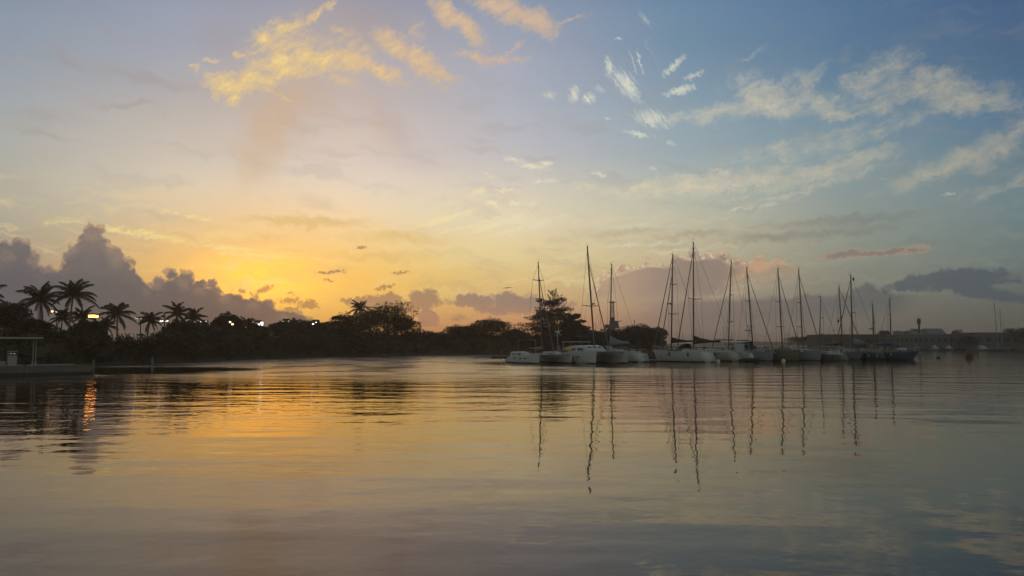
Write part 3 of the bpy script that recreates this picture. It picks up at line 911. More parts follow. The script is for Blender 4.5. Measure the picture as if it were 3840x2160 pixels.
rng = random.Random(11)
mb, core = MB(), MB()
px = -300.0
rows = [[], [], [], []]
while px < 2505:
    p = shore_pt(px)
    top = zat(interp(SKY, px), p.y + 5)
    for r, (bk, k) in zip(rows, ((1.6, -.1), (2.2, .55), (5, .86), (12, .8))):
        r.append((p.x, p.y + bk, max(top * k - .2, -.2) if k > 0 else -.2))
    for _ in range(7):                          # bushes that lean over the water
        q = p + Vector((rng.uniform(-1.2, 1.2), rng.uniform(.3, 7), 0))
        zt = rng.uniform(.08, 1.0) ** .8 * top
        fr = 1.0 - zt / max(top, .1)
        q.y = p.y + rng.uniform(-.5, 2.5) + (1 - fr) * 5
        leaf_cloud(mb, rng, (q.x, q.y, zt * .96), (1.0, 1.0, .55), 34, .26, .7)
    px += 2900 / p.y * .62
core.rings(rows, close=False)  # solid inner ridge, added behind the leaves to stop light coming through
mb.v, off = mb.v, len(mb.v)
mb.v += core.v
mb.f += [tuple(i + off for i in f) for f in core.f]
tag(mb.build('mangrove_thicket', M['leaf']), kind='stuff')

# ------------------------------------------------------------------ boats
def hull_rings(L, B, fb, draft, plumb, rev, scoop=0.0, full=2.2, ns=13):
    """cross sections from stern to bow; local x forward"""
    out = []
    for i in range(ns):
        t = i / (ns - 1)
        b = B / 2 * (1 - max(0, (t - .42) / .58) ** 2.3 * .97) if t > .42 else B / 2 * (1 - .26 * ((.42 - t) / .42) ** 2)
        sheer = fb * (1 + .22 * t * t)
        if scoop and t < .2: sheer *= 1 - scoop * (1 - t / .2)
        d = draft * math.sin(math.pi * (.12 + .80 * t)) ** .7
        r = []
        for k in range(-5, 6):
            s = abs(k) / 5
            z = -d + (sheer + d) * s ** full
            y = b * (1 - (1 - s) ** 1.7) * (1 if k > 0 else -1)
            zz = max(0.0, min(1.0, z / sheer))
            x = -L / 2 + L * t + plumb * t ** 5 * (zz - 1)
            if t < .12: x -= rev * (1 - zz) * (1 - t / .12)
            r.append((x, y if k else 0.0, z))
        out.append(r)
    return out


def add_hull(root, L, B, fb, m, plumb=0.8, rev=0.5, off=0.0, deck='deck', scoop=0.0, name='hull', full=2.2, stripe='antifoul'):
    R = hull_rings(L, B, fb, .5, plumb, rev, scoop, full)
    R = [[(x, y + off, z) for x, y, z in r] for r in R]
    h = MB()
    h.rings(R, close=False)
    h.f.append(tuple(range(10, -1, -1)))
    ho = h.build(name, M[m], root, True)
    s = MB()
    lo = []
    for r in R:                                   # a dark boot stripe just proud of the planking
        q = []
        for side in (range(0, 6), range(10, 4, -1)):
            side = list(side)
            pts = [Vector(r[k]) for k in side]
            seq = []
            for zt in (0.13, -.05):
                for a, b in zip(pts, pts[1:]):
                    if a.z >= zt >= b.z:
                        f = (a.z - zt) / max(1e-6, a.z - b.z)
                        p = a.lerp(b, f)
                        break
                else:
                    p = pts[-1]
                p = p.copy()
                p.y += .006 if p.y > off else -.006
                seq.append(p)
            q.append(seq)
        lo.append(q)
    for side in (0, 1):
        s.rings([[q[side][0], q[side][1]] for q in lo], close=False)
    s.quad(lo[0][0][0] - Vector((.006, 0, 0)), lo[0][1][0] - Vector((.006, 0, 0)), lo[0][1][1] - Vector((.006, 0, 0)), lo[0][0][1] - Vector((.006, 0, 0)))
    s.build('boot_stripe', M[stripe], ho)
    d = MB()
    d.rings([[(r[0][0], (r[0][1] - off) * .985 + off, r[0][2] - .02), (r[10][0], (r[10][1] - off) * .985 + off, r[10][2] - .02)] for r in R], close=False)
    d.build('deck', M[deck], root)
    return ho, R


def cabin(root, x0, x1, w0, w1, z0, h, m='white', front=.7, back=.25, off=0.0, win=True, name='cabin'):
    c = MB()
    def sec(x, w, z): return [(x, off - w, z0 - .05), (x, off - w * .93, z0 + z * .8), (x, off - w * .72, z0 + z), (x, off + w * .72, z0 + z), (x, off + w * .93, z0 + z * .8), (x, off + w, z0 - .05)]
    c.rings([sec(x0, w0, h * .75), sec(x0 + back, w0, h), sec((x0 + x1) / 2, (w0 + w1) / 2, h * 1.04), sec(x1 - front, w1, h * .92), sec(x1, w1 * .8, h * .12)])
    o = c.build(name, M[m], root)
    if win:
        for sg in (-1, 1):
            w = MB()
            for a, b in ((.10, .36), (.42, .70)):
                xa, xb = x0 + (x1 - x0) * a, x0 + (x1 - x0) * b
                wa, wb = w0 + (w1 - w0) * a, w0 + (w1 - w0) * b
                e = .012
                w.quad((xa, off + sg * (wa * .985 + e), z0 + h * .30), (xb, off + sg * (wb * .985 + e), z0 + h * .30), (xb - .05, off + sg * (wb * .945 + e), z0 + h * .66), (xa + .05, off + sg * (wa * .945 + e), z0 + h * .66))
            w.build('window', M['glass'], o)
    return o


def rails(root, R, x_from, x_to, z=.6, off=0.0):
    r = MB()
    for side in (0, 10):
        pts = [Vector(q[side]) for q in R]
        pts = [p for p in pts if x_from <= p.x <= x_to]
        for p in pts: r.tube([p, p + Vector((0, 0, z))], .018, 4)
        for hgt in (.5, 1.0):
            r.tube([p + Vector((0, 0, z * hgt)) for p in pts], .012, 4)
    r.build('guard_rail', M['steel'], root)
    p = MB()
    bow = Vector(R[-1][5]); bow = Vector((R[-1][0][0], off, R[-1][0][2]))
    a, b = Vector(R[-2][0]), Vector(R[-2][10])
    p.tube([a + Vector((0, 0, z)), bow + Vector((.1, 0, z + .05)), b + Vector((0, 0, z))], .022, 5)
    p.tube([bow, bow + Vector((.1, 0, z + .05))], .022, 5)
    p.tube([a, a + Vector((0, 0, z))], .022, 5).tube([b, b + Vector((0, 0, z))], .022, 5)
    p.build('pulpit', M['steel'], root)
    s = MB()
    a, b = Vector(R[0][0]), Vector(R[0][10])
    a.x += .15; b.x += .15
    s.tube([a + Vector((1.0, 0, z)), a + Vector((0, 0, z)), b + Vector((0, 0, z)), b + Vector((1.0, 0, z))], .022, 5)
    for q in (a, b): s.tube([q, q + Vector((0, 0, z))], .022, 5)
    s.build('pushpit', M['steel'], root)


def rig(root, loc, rz, Y, foot, top, r, B, bow, stern, spreaders=(), stays=(1.0,), boom=None, cover=None, spar='alu', extra=(), furl=.07, back=True, mast_z=1.2):
    """mast between two photo points at distance Y; bow and stern are local points for the stays"""
    ca, sa = math.cos(rz), math.sin(rz)

    def loc_of(p):
        d = Vector(p) - Vector(loc)
        return Vector((d.x * ca + d.y * sa, -d.x * sa + d.y * ca, d.z))
    T = loc_of(at(top[0], top[1], Y))
    Fp = loc_of((gx(foot, Y), Y, mast_z))
    T.y *= 1.0
    m = MB().tube([Fp, Fp.lerp(T, .7), T], [r, r, r * .72], 8).build('mast', M[spar], root, True)
    head = MB().tube([T, T + Vector((.35, 0, .05))], .04, 5).tube([T, T + Vector((-.05, 0, .45))], .012, 4).tube([T + Vector((-.22, 0, .42)), T + Vector((.18, 0, .46))], .018, 4)
    head.build('masthead_gear', M['wire'], m)

    def on_mast(py):
        zz = zat(py, Y)
        return Fp.lerp(T, (zz - Fp.z) / (T.z - Fp.z))
    tips = []
    for py, half in spreaders:
        q = on_mast(py)
        s = MB()
        tip = []
        for sg in (-1, 1):
            e = q + Vector((-.25, sg * half, .12))
            s.tube([q, e], [.075, .05], 5)
            tip.append(e)
        s.build('spreader', M[spar], m)
        tips.append(tip)
    sh = MB()
    for k, sg in enumerate((-1, 1)):
        chain = Vector((Fp.x - .2, sg * B * .47, mast_z - .1))
        path = [Fp.lerp(T, .98)] + [t[k] for t in tips] + [chain]
        sh.tube(path, .022, 4)
        if tips: sh.tube([Fp.lerp(T, .62), chain + Vector((.5, 0, 0))], .012, 4)
    if back: sh.tube([T, Vector(stern)], .02, 4)
    sh.build('shrouds', M['wire'], root)
    for i, f in enumerate(stays):
        b = Vector(bow) + Vector((-1.3 * i, 0, 0))
        a = Fp.lerp(T, f)
        MB().tube([a, a.lerp(b, .04), a.lerp(b, .5), a.lerp(b, .95), b], [.02, furl * .6, furl, furl * 1.15, .03], 6).build('furled_headsail', M['sail'], root, True)
    if boom:
        ln, zb, fat = boom
        a = Vector((Fp.x - .1, Fp.y, zb)); b = Vector((Fp.x - ln, Fp.y * .3, zb + .12))
        bo = MB().tube([a, b], .07, 6).build('boom', M[spar], root)
        if cover:
            c = MB()
            rg = []
            for k in range(9):
                t = k / 8
                p = a.lerp(b, t * .97) + Vector((0, 0, .06))
                hh = fat * ((1 - t) ** 2 * 1.9 + .42 + .06 * math.sin(k * 2.1))
                ww = .16 + .08 * (1 - t)
                rg.append([(p.x, p.y + ww * sx, p.z + hh * sz) for sx, sz in ((-.6, -.25), (-1, .1), (-.7, .6), (0, 1), (.7, .6), (1, .1), (.6, -.25))])
            c.rings(rg).build('sail_cover', M[cover], bo, True)
    for kind, py in extra:
        q = on_mast(py)
        if kind == 'radar':
            e = MB()
            sx = .35
            e.box((q.x + sx * .5, q.y, q.z - .06), (sx, .10, .05))
            e.lathe([(.05, -.12), (.28, -.1), (.31, 0), (.27, .1), (.05, .13)], (q.x + sx + .1, q.y, q.z + .08), 14)
            e.build('radar_dome', M['paint_spar'], m, True)
        elif kind == 'flag':
            e = MB()
            e.quad(q + Vector((-.5, .5, .1)), q + Vector((-.5, .5, -.45)), q + Vector((-.85, .62, -.4)), q + Vector((-.85, .6, .12)))
            e.build('courtesy_flag', M['canvas_blue'], m)
        elif kind == 'light':
            MB().lathe([(.02, -.1), (.08, -.05), (.08, .08), (.02, .12)], (q.x + .18, q.y, q.z), 8).build('deck_light', M['paint_spar'], m)
        elif kind == 'reflector':
            MB().box((q.x - .1, q.y + .45, q.z), (.3, .5, .42)).build('radar_reflector', M['paint_spar'], m)
    return Fp, T


def sprayhood(root, x, z, w, m='canvas_dark', hgt=.95, ln=1.4):
    c = MB()
    rg = []
    for k in range(5):
        t = k / 4
        hh = hgt * (math.sin(math.pi * (.5 + .5 * t) * .93)) if t > .2 else hgt * (.9 + .1 * t / .2)
        rg.append([(x + ln * t, w * math.cos(math.pi * j / 8), z + max(.02, hh) * math.sin(math.pi * j / 8) ** .6) for j in range(9)])
    c.rings(rg, close=False)
    return c.build('sprayhood', M[m], root)


def bimini(root, x0, x1, z, w, m='canvas_dark'):
    b = MB()
    b.rings([[(x, w * s, z + .18 * (1 - s * s)) for s in (-1, -.6, 0, .6, 1)] + [(x, w * s, z + .12 * (1 - s * s) - .06) for s in (1, .6, 0, -.6, -1)] for x in (x0, (x0 + x1) / 2, x1)])
    o = b.build('bimini', M[m], root)
    p = MB()
    for sg in (-1, 1):
        p.tube([(x0 + .1, sg * w, z), ((x0 + x1) / 2, sg * w, z - 1.1)], .018, 4)
        p.tube([(x1 - .1, sg * w, z), ((x0 + x1) / 2, sg * w, z - 1.1)], .018, 4)
    p.build('bimini_frame', M['steel'], o)


def wind_gen(root, x, y, z0, z1, blades=6, r=.62, face=(1, 0, 0), m='paint_spar'):
    p = MB().tube([(x, y, z0), (x, y, z1)], .035, 6).build('wind_generator', M[m], root)
    f = Vector(face).normalized()
    u = f.cross(Vector((0, 0, 1))).normalized()
    c = Vector((x, y, z1 + .08))
    g = MB()
    g.tube([c - f * .30, c + f * .18], [.07, .11], 7)
    for k in range(blades):
        a = 2 * math.pi * k / blades + .25
        d = u * math.cos(a) + Vector((0, 0, 1)) * math.sin(a)
        n = d.cross(f) * .075
        b0, b1 = c + f * .18 + d * .08, c + f * .18 + d * r
        g.rings([[b0 - n, b0 + n, b0 + n + f * .015, b0 - n + f * .015], [b1 - n * .45, b1 + n * .45, b1 + n * .45 + f * .012, b1 - n * .45 + f * .012]])
    g.build('rotor', M[m], p)
    t = MB()
    e = c - f * .62
    t.rings([[c - f * .28 + Vector((0, 0, .03)), c - f * .28 - Vector((0, 0, .03)), e - Vector((0, 0, .16)), e + Vector((0, 0, .26))], [c - f * .28 + u * .02 + Vector((0, 0, .03)), c - f * .28 + u * .02 - Vector((0, 0, .03)), e + u * .02 - Vector((0, 0, .16)), e + u * .02 + Vector((0, 0, .26))]])
    t.build('tail_vane', M[m], p)


def mono(name, label, px0, px1, mastpx, Y, head, L, B, fb, hullm, top, spread, stays, boom, cover, deck='deck', cab='white', rev=.5, plumb=.9, r=.10, spar='alu', extra=(), hood=None, bim=None, furl=.07, trim=(), back=True, mast_z=None, deckstuff=True, group='sailing yachts moored in the harbour row'):
    """px0, px1: the photo columns of the hull's two ends"""
    rz = math.radians(head)
    X0, X1 = gx(px0, Y), gx(px1, Y)
    cx = (X0 + X1) / 2
    # length that fills those columns once turned
    L = (abs(X1 - X0) - B * abs(math.sin(rz)) * .55) / abs(math.cos(rz)) if L is None else L
    loc = Vector((cx, Y, 0))
    root = empty(name, loc, label, 'sailboat', group, rz)
    ho, R = add_hull(root, L, B, fb, hullm, plumb, rev, deck=deck)
    z0 = fb * 1.03
    cabin(root, -L * .12, L * .26, B * .30, B * .20, z0, .50, cab)
    co = MB()
    for sg in (-1, 1): co.box((-L * .27, sg * B * .31, z0 + .12), (L * .27, .16, .34))
    co.box((-L * .405, 0, z0 + .08), (.2, B * .5, .26))
    co.build('cockpit_coaming', M[cab], root)
    wh = MB()
    wh.tube([(-L * .33 + .02 * math.sin(a), .42 * math.cos(a), z0 + .55 + .42 * math.sin(a)) for a in [k * math.pi / 7 for k in range(15)]], .02, 4)
    wh.tube([(-L * .33, 0, z0), (-L * .33, 0, z0 + .55)], .07, 6)
    wh.build('steering_wheel', M['steel'], root)
    rails(root, R, -L * .45, L * .44)
    bow = Vector((R[-1][0][0] - .1, 0, R[-1][0][2] + .05))
    stern = Vector((R[0][0][0] + .1, 0, R[0][0][2] + .1))
    rig(root, loc, rz, Y, mastpx, top, r, B, bow, stern, spread, stays, boom, cover, spar, extra, furl, back, mast_z or z0 + .45)
    if hood: sprayhood(root, -L * .14, z0 + .40, B * .34, hood)
    if bim: bimini(root, -L * .42, -L * .2, z0 + 1.95, B * .36, bim)
    hat = MB()
    for x in (.18, .33): hat.box((L * x * .9, 0, z0 + (.52 if x < .25 else .08)), (.5, .5, .05))
    hat.build('hatch', M['glass'], root)
    an = MB().tube([bow + Vector((.25, 0, -.25)), bow + Vector((-.5, 0, 0))], .035, 5)
    an.box((bow.x + .28, 0, bow.z - .34), (.12, .34, .16))
    an.build('anchor', M['steel'], root)
    ck = MB()
    ck.box((-L * .02, B * .1, z0 + .66), (.75, .5, .26), taper=.9)
    ck.tube([(L * .08, -.2, z0 + .5), (L * .08, -.2, z0 + .78), (L * .10, -.2, z0 + .80)], [.06, .06, .09], 6)
    ck.tube([(L * .12, .25, z0 + .5), (L * .12, .25, z0 + .76), (L * .14, .25, z0 + .78)], [.06, .06, .09], 6)
    for k in range(3): ck.box((L * (.16 + .05 * k), -B * (.36 - .03 * k), z0 + .22), (.26, .18, .38), taper=.8)
    ck.tube([(-L * .02, B * .33, z0 + .3), (L * .22, B * .30, z0 + .34)], [.17, .14], 7)
    ck.build('deck_gear', M['canvas_grey'], root)
    ob = MB()
    q = Vector(R[0][10])
    ob.box((q.x + .1, q.y * .9, q.z + .62), (.26, .24, .36), taper=.8)
    ob.tube([(q.x + .08, q.y * .9, q.z + .45), (q.x + .08, q.y * .9, q.z - .15)], .05, 5)
    ob.build('outboard_on_rail', M['black'], root)
    if deckstuff:
        rg = random.Random(int(px0))
        fd = MB()
        for k in range(3):
            t = .25 + .2 * k
            i = int(t * 12)
            for sd in ((0,) if k % 2 else (10,)):
                p = Vector(R[i][sd])
                sgn = 1 if p.y > 0 else -1
                fd.lathe([(.02, -.35), (.11, -.28), (.12, .2), (.03, .32)], (p.x, p.y + sgn * .14, p.z - .42), 8)
                fd.tube([p + Vector((0, sgn * .14, -.1)), p + Vector((0, 0, .3))], .012, 4)
        fd.build('fenders', M['canvas_grey' if rg.random() < .5 else 'canvas_blue'], root, True)
    return root, R, z0, L


def cat(name, label, root_px, Y, head, L, cc, hb, fb, mastpx, top, r, spread, stays, cabh, extra, boom, cover, small=False):
    rz = math.radians(head)
    loc = Vector((gx(root_px, Y), Y, 0))
    root = empty(name, loc, label, 'catamaran', None, rz)
    for sg in (-1, 1):
        ho, R = add_hull(root, L, hb, fb, 'white', .25, .2, sg * cc / 2, scoop=.62, full=3.0)
        if small:
            cabin(root, -L * .30, L * .16, hb * .42, hb * .34, fb * .98, .62, 'white', .9, .5, sg * cc / 2, True, 'coachroof')
        pw = MB()
        for x in (-.12, .05, .2):
            for s2 in (-1, 1):
                pw.box((L * x, sg * cc / 2 + s2 * (hb / 2 * .985), fb * .66), (.42, .05, .16))
        pw.build('porthole', M['glass'], ho)
        st = MB()
        for k in range(3): st.box((-L * .47 + k * .34, sg * cc / 2, fb * (.34 + .2 * k)), (.36, hb * .52, .06))
        st.build('transom_steps', M['deck'], root)
    bd = MB()
    z = fb
    bd.box((-L * .10, 0, z - .14), (L * .55, cc - hb * .6, .34))
    bd.build('bridge_deck', M['white'], root)
    MB().tube([(L * .43, -cc / 2, z + .15), (L * .43, cc / 2, z + .15)], .11, 8).build('crossbeam', M['alu'], root)
    tr = MB()
    tr.box((L * .30, 0, z + .06), (L * .24, cc - hb, .02))
    tr.build('trampoline', M['canvas_dark'], root)
    bow = Vector((L * .43, 0, z + .3))
    if not small:
        c = cabin(root, -L * .24, L * .20, cc * .40, cc * .33, z, cabh, 'white', 1.3, .3, 0, True)
        fw = MB()
        for k in range(4):
            y = (-.24 + .16 * k) * cc
            fw.quad((L * .20 - .62, y, z + cabh * .46), (L * .20 - .62, y + .12 * cc, z + cabh * .46), (L * .20 - 1.16, y + .11 * cc, z + cabh * .86), (L * .20 - 1.16, y + .01 * cc, z + cabh * .86))
        fw.build('window', M['glass'], c)
        ht = MB()
        ht.box((-L * .34, 0, z + cabh + .55), (L * .24, cc * .66, .10))
        for sx in (-.44, -.25):
            for sg in (-1, 1): ht.tube([(L * sx, sg * cc * .3, z), (L * sx, sg * cc * .3, z + cabh + .5)], .035, 5)
        ht.build('hard_top', M['canvas_pale'], root)
    else:
        pod = MB()
        pod.box((-L * .06, 0, z + .22), (L * .26, cc * .42, .30), taper=.85)
        pod.build('bridge_pod', M['deck'], root)
    rl = MB()
    for sg in (-1, 1):
        y = sg * (cc / 2 + hb * .38)
        for k in range(7):
            x = -L * .3 + L * .68 * k / 6
            rl.tube([(x, y, z), (x, y, z + .65)], .016, 4)
        for hh in (.35, .65): rl.tube([(-L * .3, y, z + hh), (L * .38, y, z + hh + .1)], .012, 4)
        rl.tube([(L * .38, y, z + .75), (L * .47, sg * cc / 2, z + .85), (L * .38, sg * (cc / 2 - hb * .3), z + .75), (L * .38, sg * (cc / 2 - hb * .3), z)], .02, 5)
    rl.build('guard_rail', M['steel'], root)
    rig(root, loc, rz, Y, mastpx, top, r, cc * .9, bow, (-L * .45, cc / 2, z), spread, stays, boom, cover, 'alu', extra, .07, False, z + (cabh * .55 if not small else .3))
    return root, z


def small_thing(name, label, cat, px, Y, group=None):
    return empty(name, (gx(px, Y), Y, 0), label, cat, group)


# --- the two catamarans at the left end of the row
CY = 116.0
catA, zA = cat('catamaran', 'small white open-deck catamaran with a bare mast, leftmost boat of the row', 2024, CY, -62, 9.6, 5.5, 1.75, 1.05, 2034, (2018, 984), .105, ((1052, .95),), (.86,), .6, (), (3.4, 2.0, .2), 'canvas_grey', True)
ra = MB()
for sg in (-1, 1): ra.tube([(-3.9, sg * 1.6, zA), (-3.9, sg * 1.5, zA + 2.3), (-3.7, 0, zA + 2.45)], .03, 5)
ra.build('stern_arch', M['steel'], catA)
MB().box((-3.7, .4, zA + 2.6), (1.0, 2.2, .06)).build('solar_panel', M['glass'], catA)
catB, zB = cat('catamaran', 'large white catamaran with a big cabin and hard top, tall raked mast with radar', 2214, CY + 1, -64, 12.2, 5.4, 1.9, 1.50, 2229, (2202, 924), .135, ((1148, 1.5),), (.86,), 1.08, (('radar', 1142),), (5.0, 3.9, .42), 'canvas_dark')
MB().tube([(-5.6, 1.9, zB - .3), (-6.3, 1.9, zB + 1.0), (-6.6, 1.9, zB + .95)], .05, 6).tube([(-5.6, -1.9, zB - .3), (-6.3, -1.9, zB + 1.0), (-6.6, -1.9, zB + .95)], .05, 6).build('davits', M['steel'], catB)
wind_gen(catB, -5.4, -2.6, zB, zB + 3.1, 5, .70, (1, .1, 0), 'white')
MB().box((-4.9, .6, zB + 2.42), (1.3, 2.4, .05)).build('solar_panel', M['glass'], catB)


def dinghy(name, label, loc, rz, m, L=2.6, r=.22, upside=False, cat_='dinghy', tilt=0.0):
    root = empty(name, loc, label, cat_, None, rz)
    root.rotation_euler = (tilt, 0, rz)
    t = MB()
    path = [(-L / 2, .55, 0), (-L * .1, .6, 0), (L * .25, .5, .03), (L * .42, .28, .10), (L * .48, 0, .14), (L * .42, -.28, .10), (L * .25, -.5, .03), (-L * .1, -.6, 0), (-L / 2, -.55, 0)]
    t.tube(path, [.12, r, r, r * .95, r * .9, r * .95, r, r, .12], 8)
    t.build('tube', M[m], root, True)
    f = MB()
    f.rings([[(x, -w, -.12), (x, 0, -.22), (x, w, -.12), (x, w * .9, -.06), (x, 0, -.10), (x, -w * .9, -.06)] for x, w in ((-L * .46, .5), (0, .55), (L * .3, .4), (L * .43, .1))])
    f.build('floor', M['canvas_grey'], root)
    MB().box((-L * .45, 0, .04), (.05, 1.0, .36)).build('transom', M['grey'], root)
    return root


yb = at(2145, 1308, CY + 3)
dinghy('inflatable_dinghy', 'yellowish inflatable dinghy hoisted at the stern of the large catamaran', yb, math.radians(10), 'yellow', 2.6, .42)
sb = MB()
sp = at(2275, 1309, CY + 2)
kb = empty('paddle_board', sp, 'pale rounded board stowed upright on the large catamaran side deck', 'board', None, math.radians(8))
sb.rings([[(.95 * math.cos(a) * k, -.05 + .1 * j, .52 * math.sin(a) * k * (1.0 + .2 * math.cos(a))) for a in [q * math.pi / 10 for q in range(20)]] for j, k in ((0, .9), (.3, 1.0), (.7, 1.0), (1, .9))])
sb.build('board', M['cream'], kb, True)
MB().tube([(-.02, -.07, -.55), (0, -.07, .60)], .02, 4).tube([(.4, -.07, -.5), (.42, -.07, .58)], .02, 4).build('strap', M['black'], kb)

# --- single-hulled yachts, from left to right
o, R, z, L = mono('sailing_yacht', 'white yacht behind the large catamaran, grey sail cover and rounded transom with dark lettering', 2205, 2408, 2286, 125, 133, None, 3.4, 1.35, 'white', (2294, 990), ((1135, 1.1),), (), (3.7, 2.75, .62), 'canvas_grey', rev=.75, spar='alu', extra=(('light', 1010),))
tr = MB()
for k in range(9):                                  # the illegible name across the transom
    y = -.72 + k * .18
    if k == 4: continue
    tr.box((R[0][0][0] - .36, y, .80), (.03, .03, .15)).box((R[0][0][0] - .36, y + .05, .80 + (.06 if k % 2 else -.06)), (.03, .09, .03))
tr.build('lettering', M['canvas_dark'], o)
o, R, z, L = mono('sailing_yacht', 'white yacht with two furled headsails and a dark sprayhood, left end of the yacht row', 2447, 2652, 2517, 124, 137, None, 3.7, 1.55, 'white', (2523, 952), ((1067, 1.05), (1178, 1.5)), (.985, .80), (4.2, 3.05, .34), 'canvas_dark', hood='canvas_dark', rev=.8, r=.12, extra=(('radar', 1140), ('light', 985)), furl=.08)
MB().box((L * .30, 1.0, .86), (.10, .03, .62), rz=-.3).build('rust_stain', M['teak'], o)
o, R, z, L = mono('sailing_yacht', 'grey yacht with the tallest mast of all and wide dark spreaders', 2538, 2752, 2601, 131, 137, None, 3.9, 1.45, 'cream', (2600, 908), ((1122, 2.2),), (.93,), (4.6, 3.0, .50), 'canvas_dark', bim='canvas_grey', rev=.8, r=.125, furl=.09, extra=(('light', 930),))
o, R, z, L = mono('sailing_yacht', 'white yacht with a wind generator before its mast and a boxy pale deck tent', 2668, 2822, 2731, 133, 137, None, 3.2, 1.3, 'white', (2742, 974), ((1107, .75), (1207, 1.15)), (.90,), (3.6, 2.6, .22), 'canvas_grey', hood='canvas_grey', rev=.5, r=.115)
wind_gen(o, -L * .44, .9, z, zat(1242, 133), 6, .80, (-.6, -.75, 0))
dt = MB()
dt.box((-L * .20, 0, z + .85), (L * .24, 2.1, 1.35), taper=.86)
d2 = dt.build('deck_tent', M['canvas_pale'], o)
MB().box((-L * .20, -1.06, z + .85), (L * .11, .06, 1.0)).box((-L * .325, 0, z + .85), (.06, 1.0, .9)).build('tent_panel', M['canvas_blue'], d2)
o, R, z, L = mono('sailing_yacht', 'blue-grey yacht with plumb bow and left-leaning mast, under pale water gap', 2762, 2898, 2824, 131, -44, None, 3.2, 1.35, 'bluegrey', (2800, 1002), ((1130, .9), (1224, 1.2)), (.93,), (3.4, 2.7, .26), 'canvas_dark', rev=.3, plumb=.35, r=.115, hood='canvas_dark', bim='canvas_grey')
o, R, z, L = mono('sailing_yacht', 'olive hulled yacht with bare deck in the middle of the row', 2862, 2996, 2934, 131, -44, None, 3.3, 1.55, 'olive', (2917, 1006), ((1132, 1.0), (1226, 1.45)), (.92,), None, None, rev=.3, plumb=.5, r=.115, deck='teak', cab='olive')
o, R, z, L = mono('sailing_yacht', 'grey-blue yacht just right of the olive hulled one', 2950, 3076, 3011, 134, -44, None, 3.2, 1.40, 'bluegrey', (2995, 1008), ((1136, 1.0), (1227, 1.5)), (.92,), None, None, rev=.3, plumb=.4, r=.11)
o, R, z, L = mono('sailing_yacht', 'small grey sloop with a thin short mast, stern towards the camera', 3050, 3158, 3073, 134, 136, None, 2.9, 1.0, 'grey', (3077, 1112), ((1193, .75), (1254, .9)), (), (2.6, 2.1, .2), 'canvas_grey', rev=.6, r=.075)
o, R, z, L = mono('sailing_yacht', 'dark grey yacht whose furled headsail crosses the mast next to it', 3098, 3232, 3159, 140, -44, None, 3.2, 1.25, 'grey', (3146, 1072), ((1195, .95),), (.97,), (3.2, 2.5, .25), 'canvas_dark', hood='canvas_grey', rev=.4, r=.115, extra=(('flag', 1200),))
o, R, z, L = mono('sailing_yacht', 'yacht with a thick dark mast and steps, bow pointing away', 3140, 3292, 3197, 142, 136, None, 3.4, 1.35, 'bluegrey', (3190, 1030), ((1173, 1.0),), (.95,), (3.5, 2.75, .55), 'canvas_grey', bim='canvas_dark', hood='canvas_dark', rev=.6, r=.135, extra=(('light', 1088), ('light', 1112), ('flag', 1045)), furl=.08)
o, R, z, L = mono('ketch', 'dark motor sailer with a short stubby mast carrying a radar reflector', 3222, 3312, 3277, 138, 150, None, 2.9, 1.15, 'navy', (3272, 1140), ((1209, .8),), (), None, None, rev=.3, r=.13, extra=(('reflector', 1200), ('radar', 1234)), cab='grey', back=False)
o, R, z, L = mono('sailing_yacht', 'navy blue yacht with a bowsprit, last boat at the right end of the row', 3290, 3432, 3341, 137, -38, None, 3.1, 1.3, 'navy', (3337, 1118), ((1180, .75),), (), (3.0, 2.5, .2), 'canvas_blue', cab='grey', rev=.2, plumb=1.0, r=.11, bim=None)
MB().tube([(L * .46, 0, z + .1), (L * .46 + 1.0, 0, z + .3)], .06, 6).build('bowsprit', M['wood'], o)
MB().box((L * .12, 0, z + .62), (1.4, 1.4, .34), taper=.8).build('deck_locker', M['canvas_pale'], o)
aw = MB()
aw.rings([[(L * x, w * s, z + hh - .35 * s * s) for s in (-1, -.5, 0, .5, 1)] for x, w, hh in ((-.34, 1.0, 1.5), (-.15, 1.1, 1.7), (.05, .9, 1.25))], close=False)
aw.build('boom_tent', M['canvas_blue'], o)
MB().lathe([(.18, -.1), (.42, -.1), (.46, 0), (.42, .1), (.18, .1), (.18, -.1)], (-L * .1, -1.65, .55), 14).build('tyre_fender', M['black'], o)
dinghy('rowing_dinghy', 'grey dinghy afloat by the sterns of the dark grey yachts', Vector((gx(3134, 133), 133, .22)), math.radians(-70), 'grey', 2.9, .26)
dinghy('inflatable_dinghy', 'black inflatable dinghy tied beside the blue-grey plumb bowed yacht', Vector((gx(2812, 126), 126, .25)), math.radians(10), 'black', 3.0, .27)

# --- floats and buoys
def float_buoy(px, py, m, label, r=.34, group='mooring floats by the boats'):
    Y = wy(py)
    o = small_thing('mooring_float', label, 'buoy', px, Y, group)
    MB().lathe([(.05, -.25), (r * .8, -.15), (r, .05), (r * .85, .24), (r * .4, .37), (.04, .40)], n=16).build('ball', M[m], o, True)
    MB().tube([(-.06, 0, .38), (-.05, 0, .52), (.05, 0, .52), (.06, 0, .38)], .02, 4).build('eye', M['steel'], o)
    return o


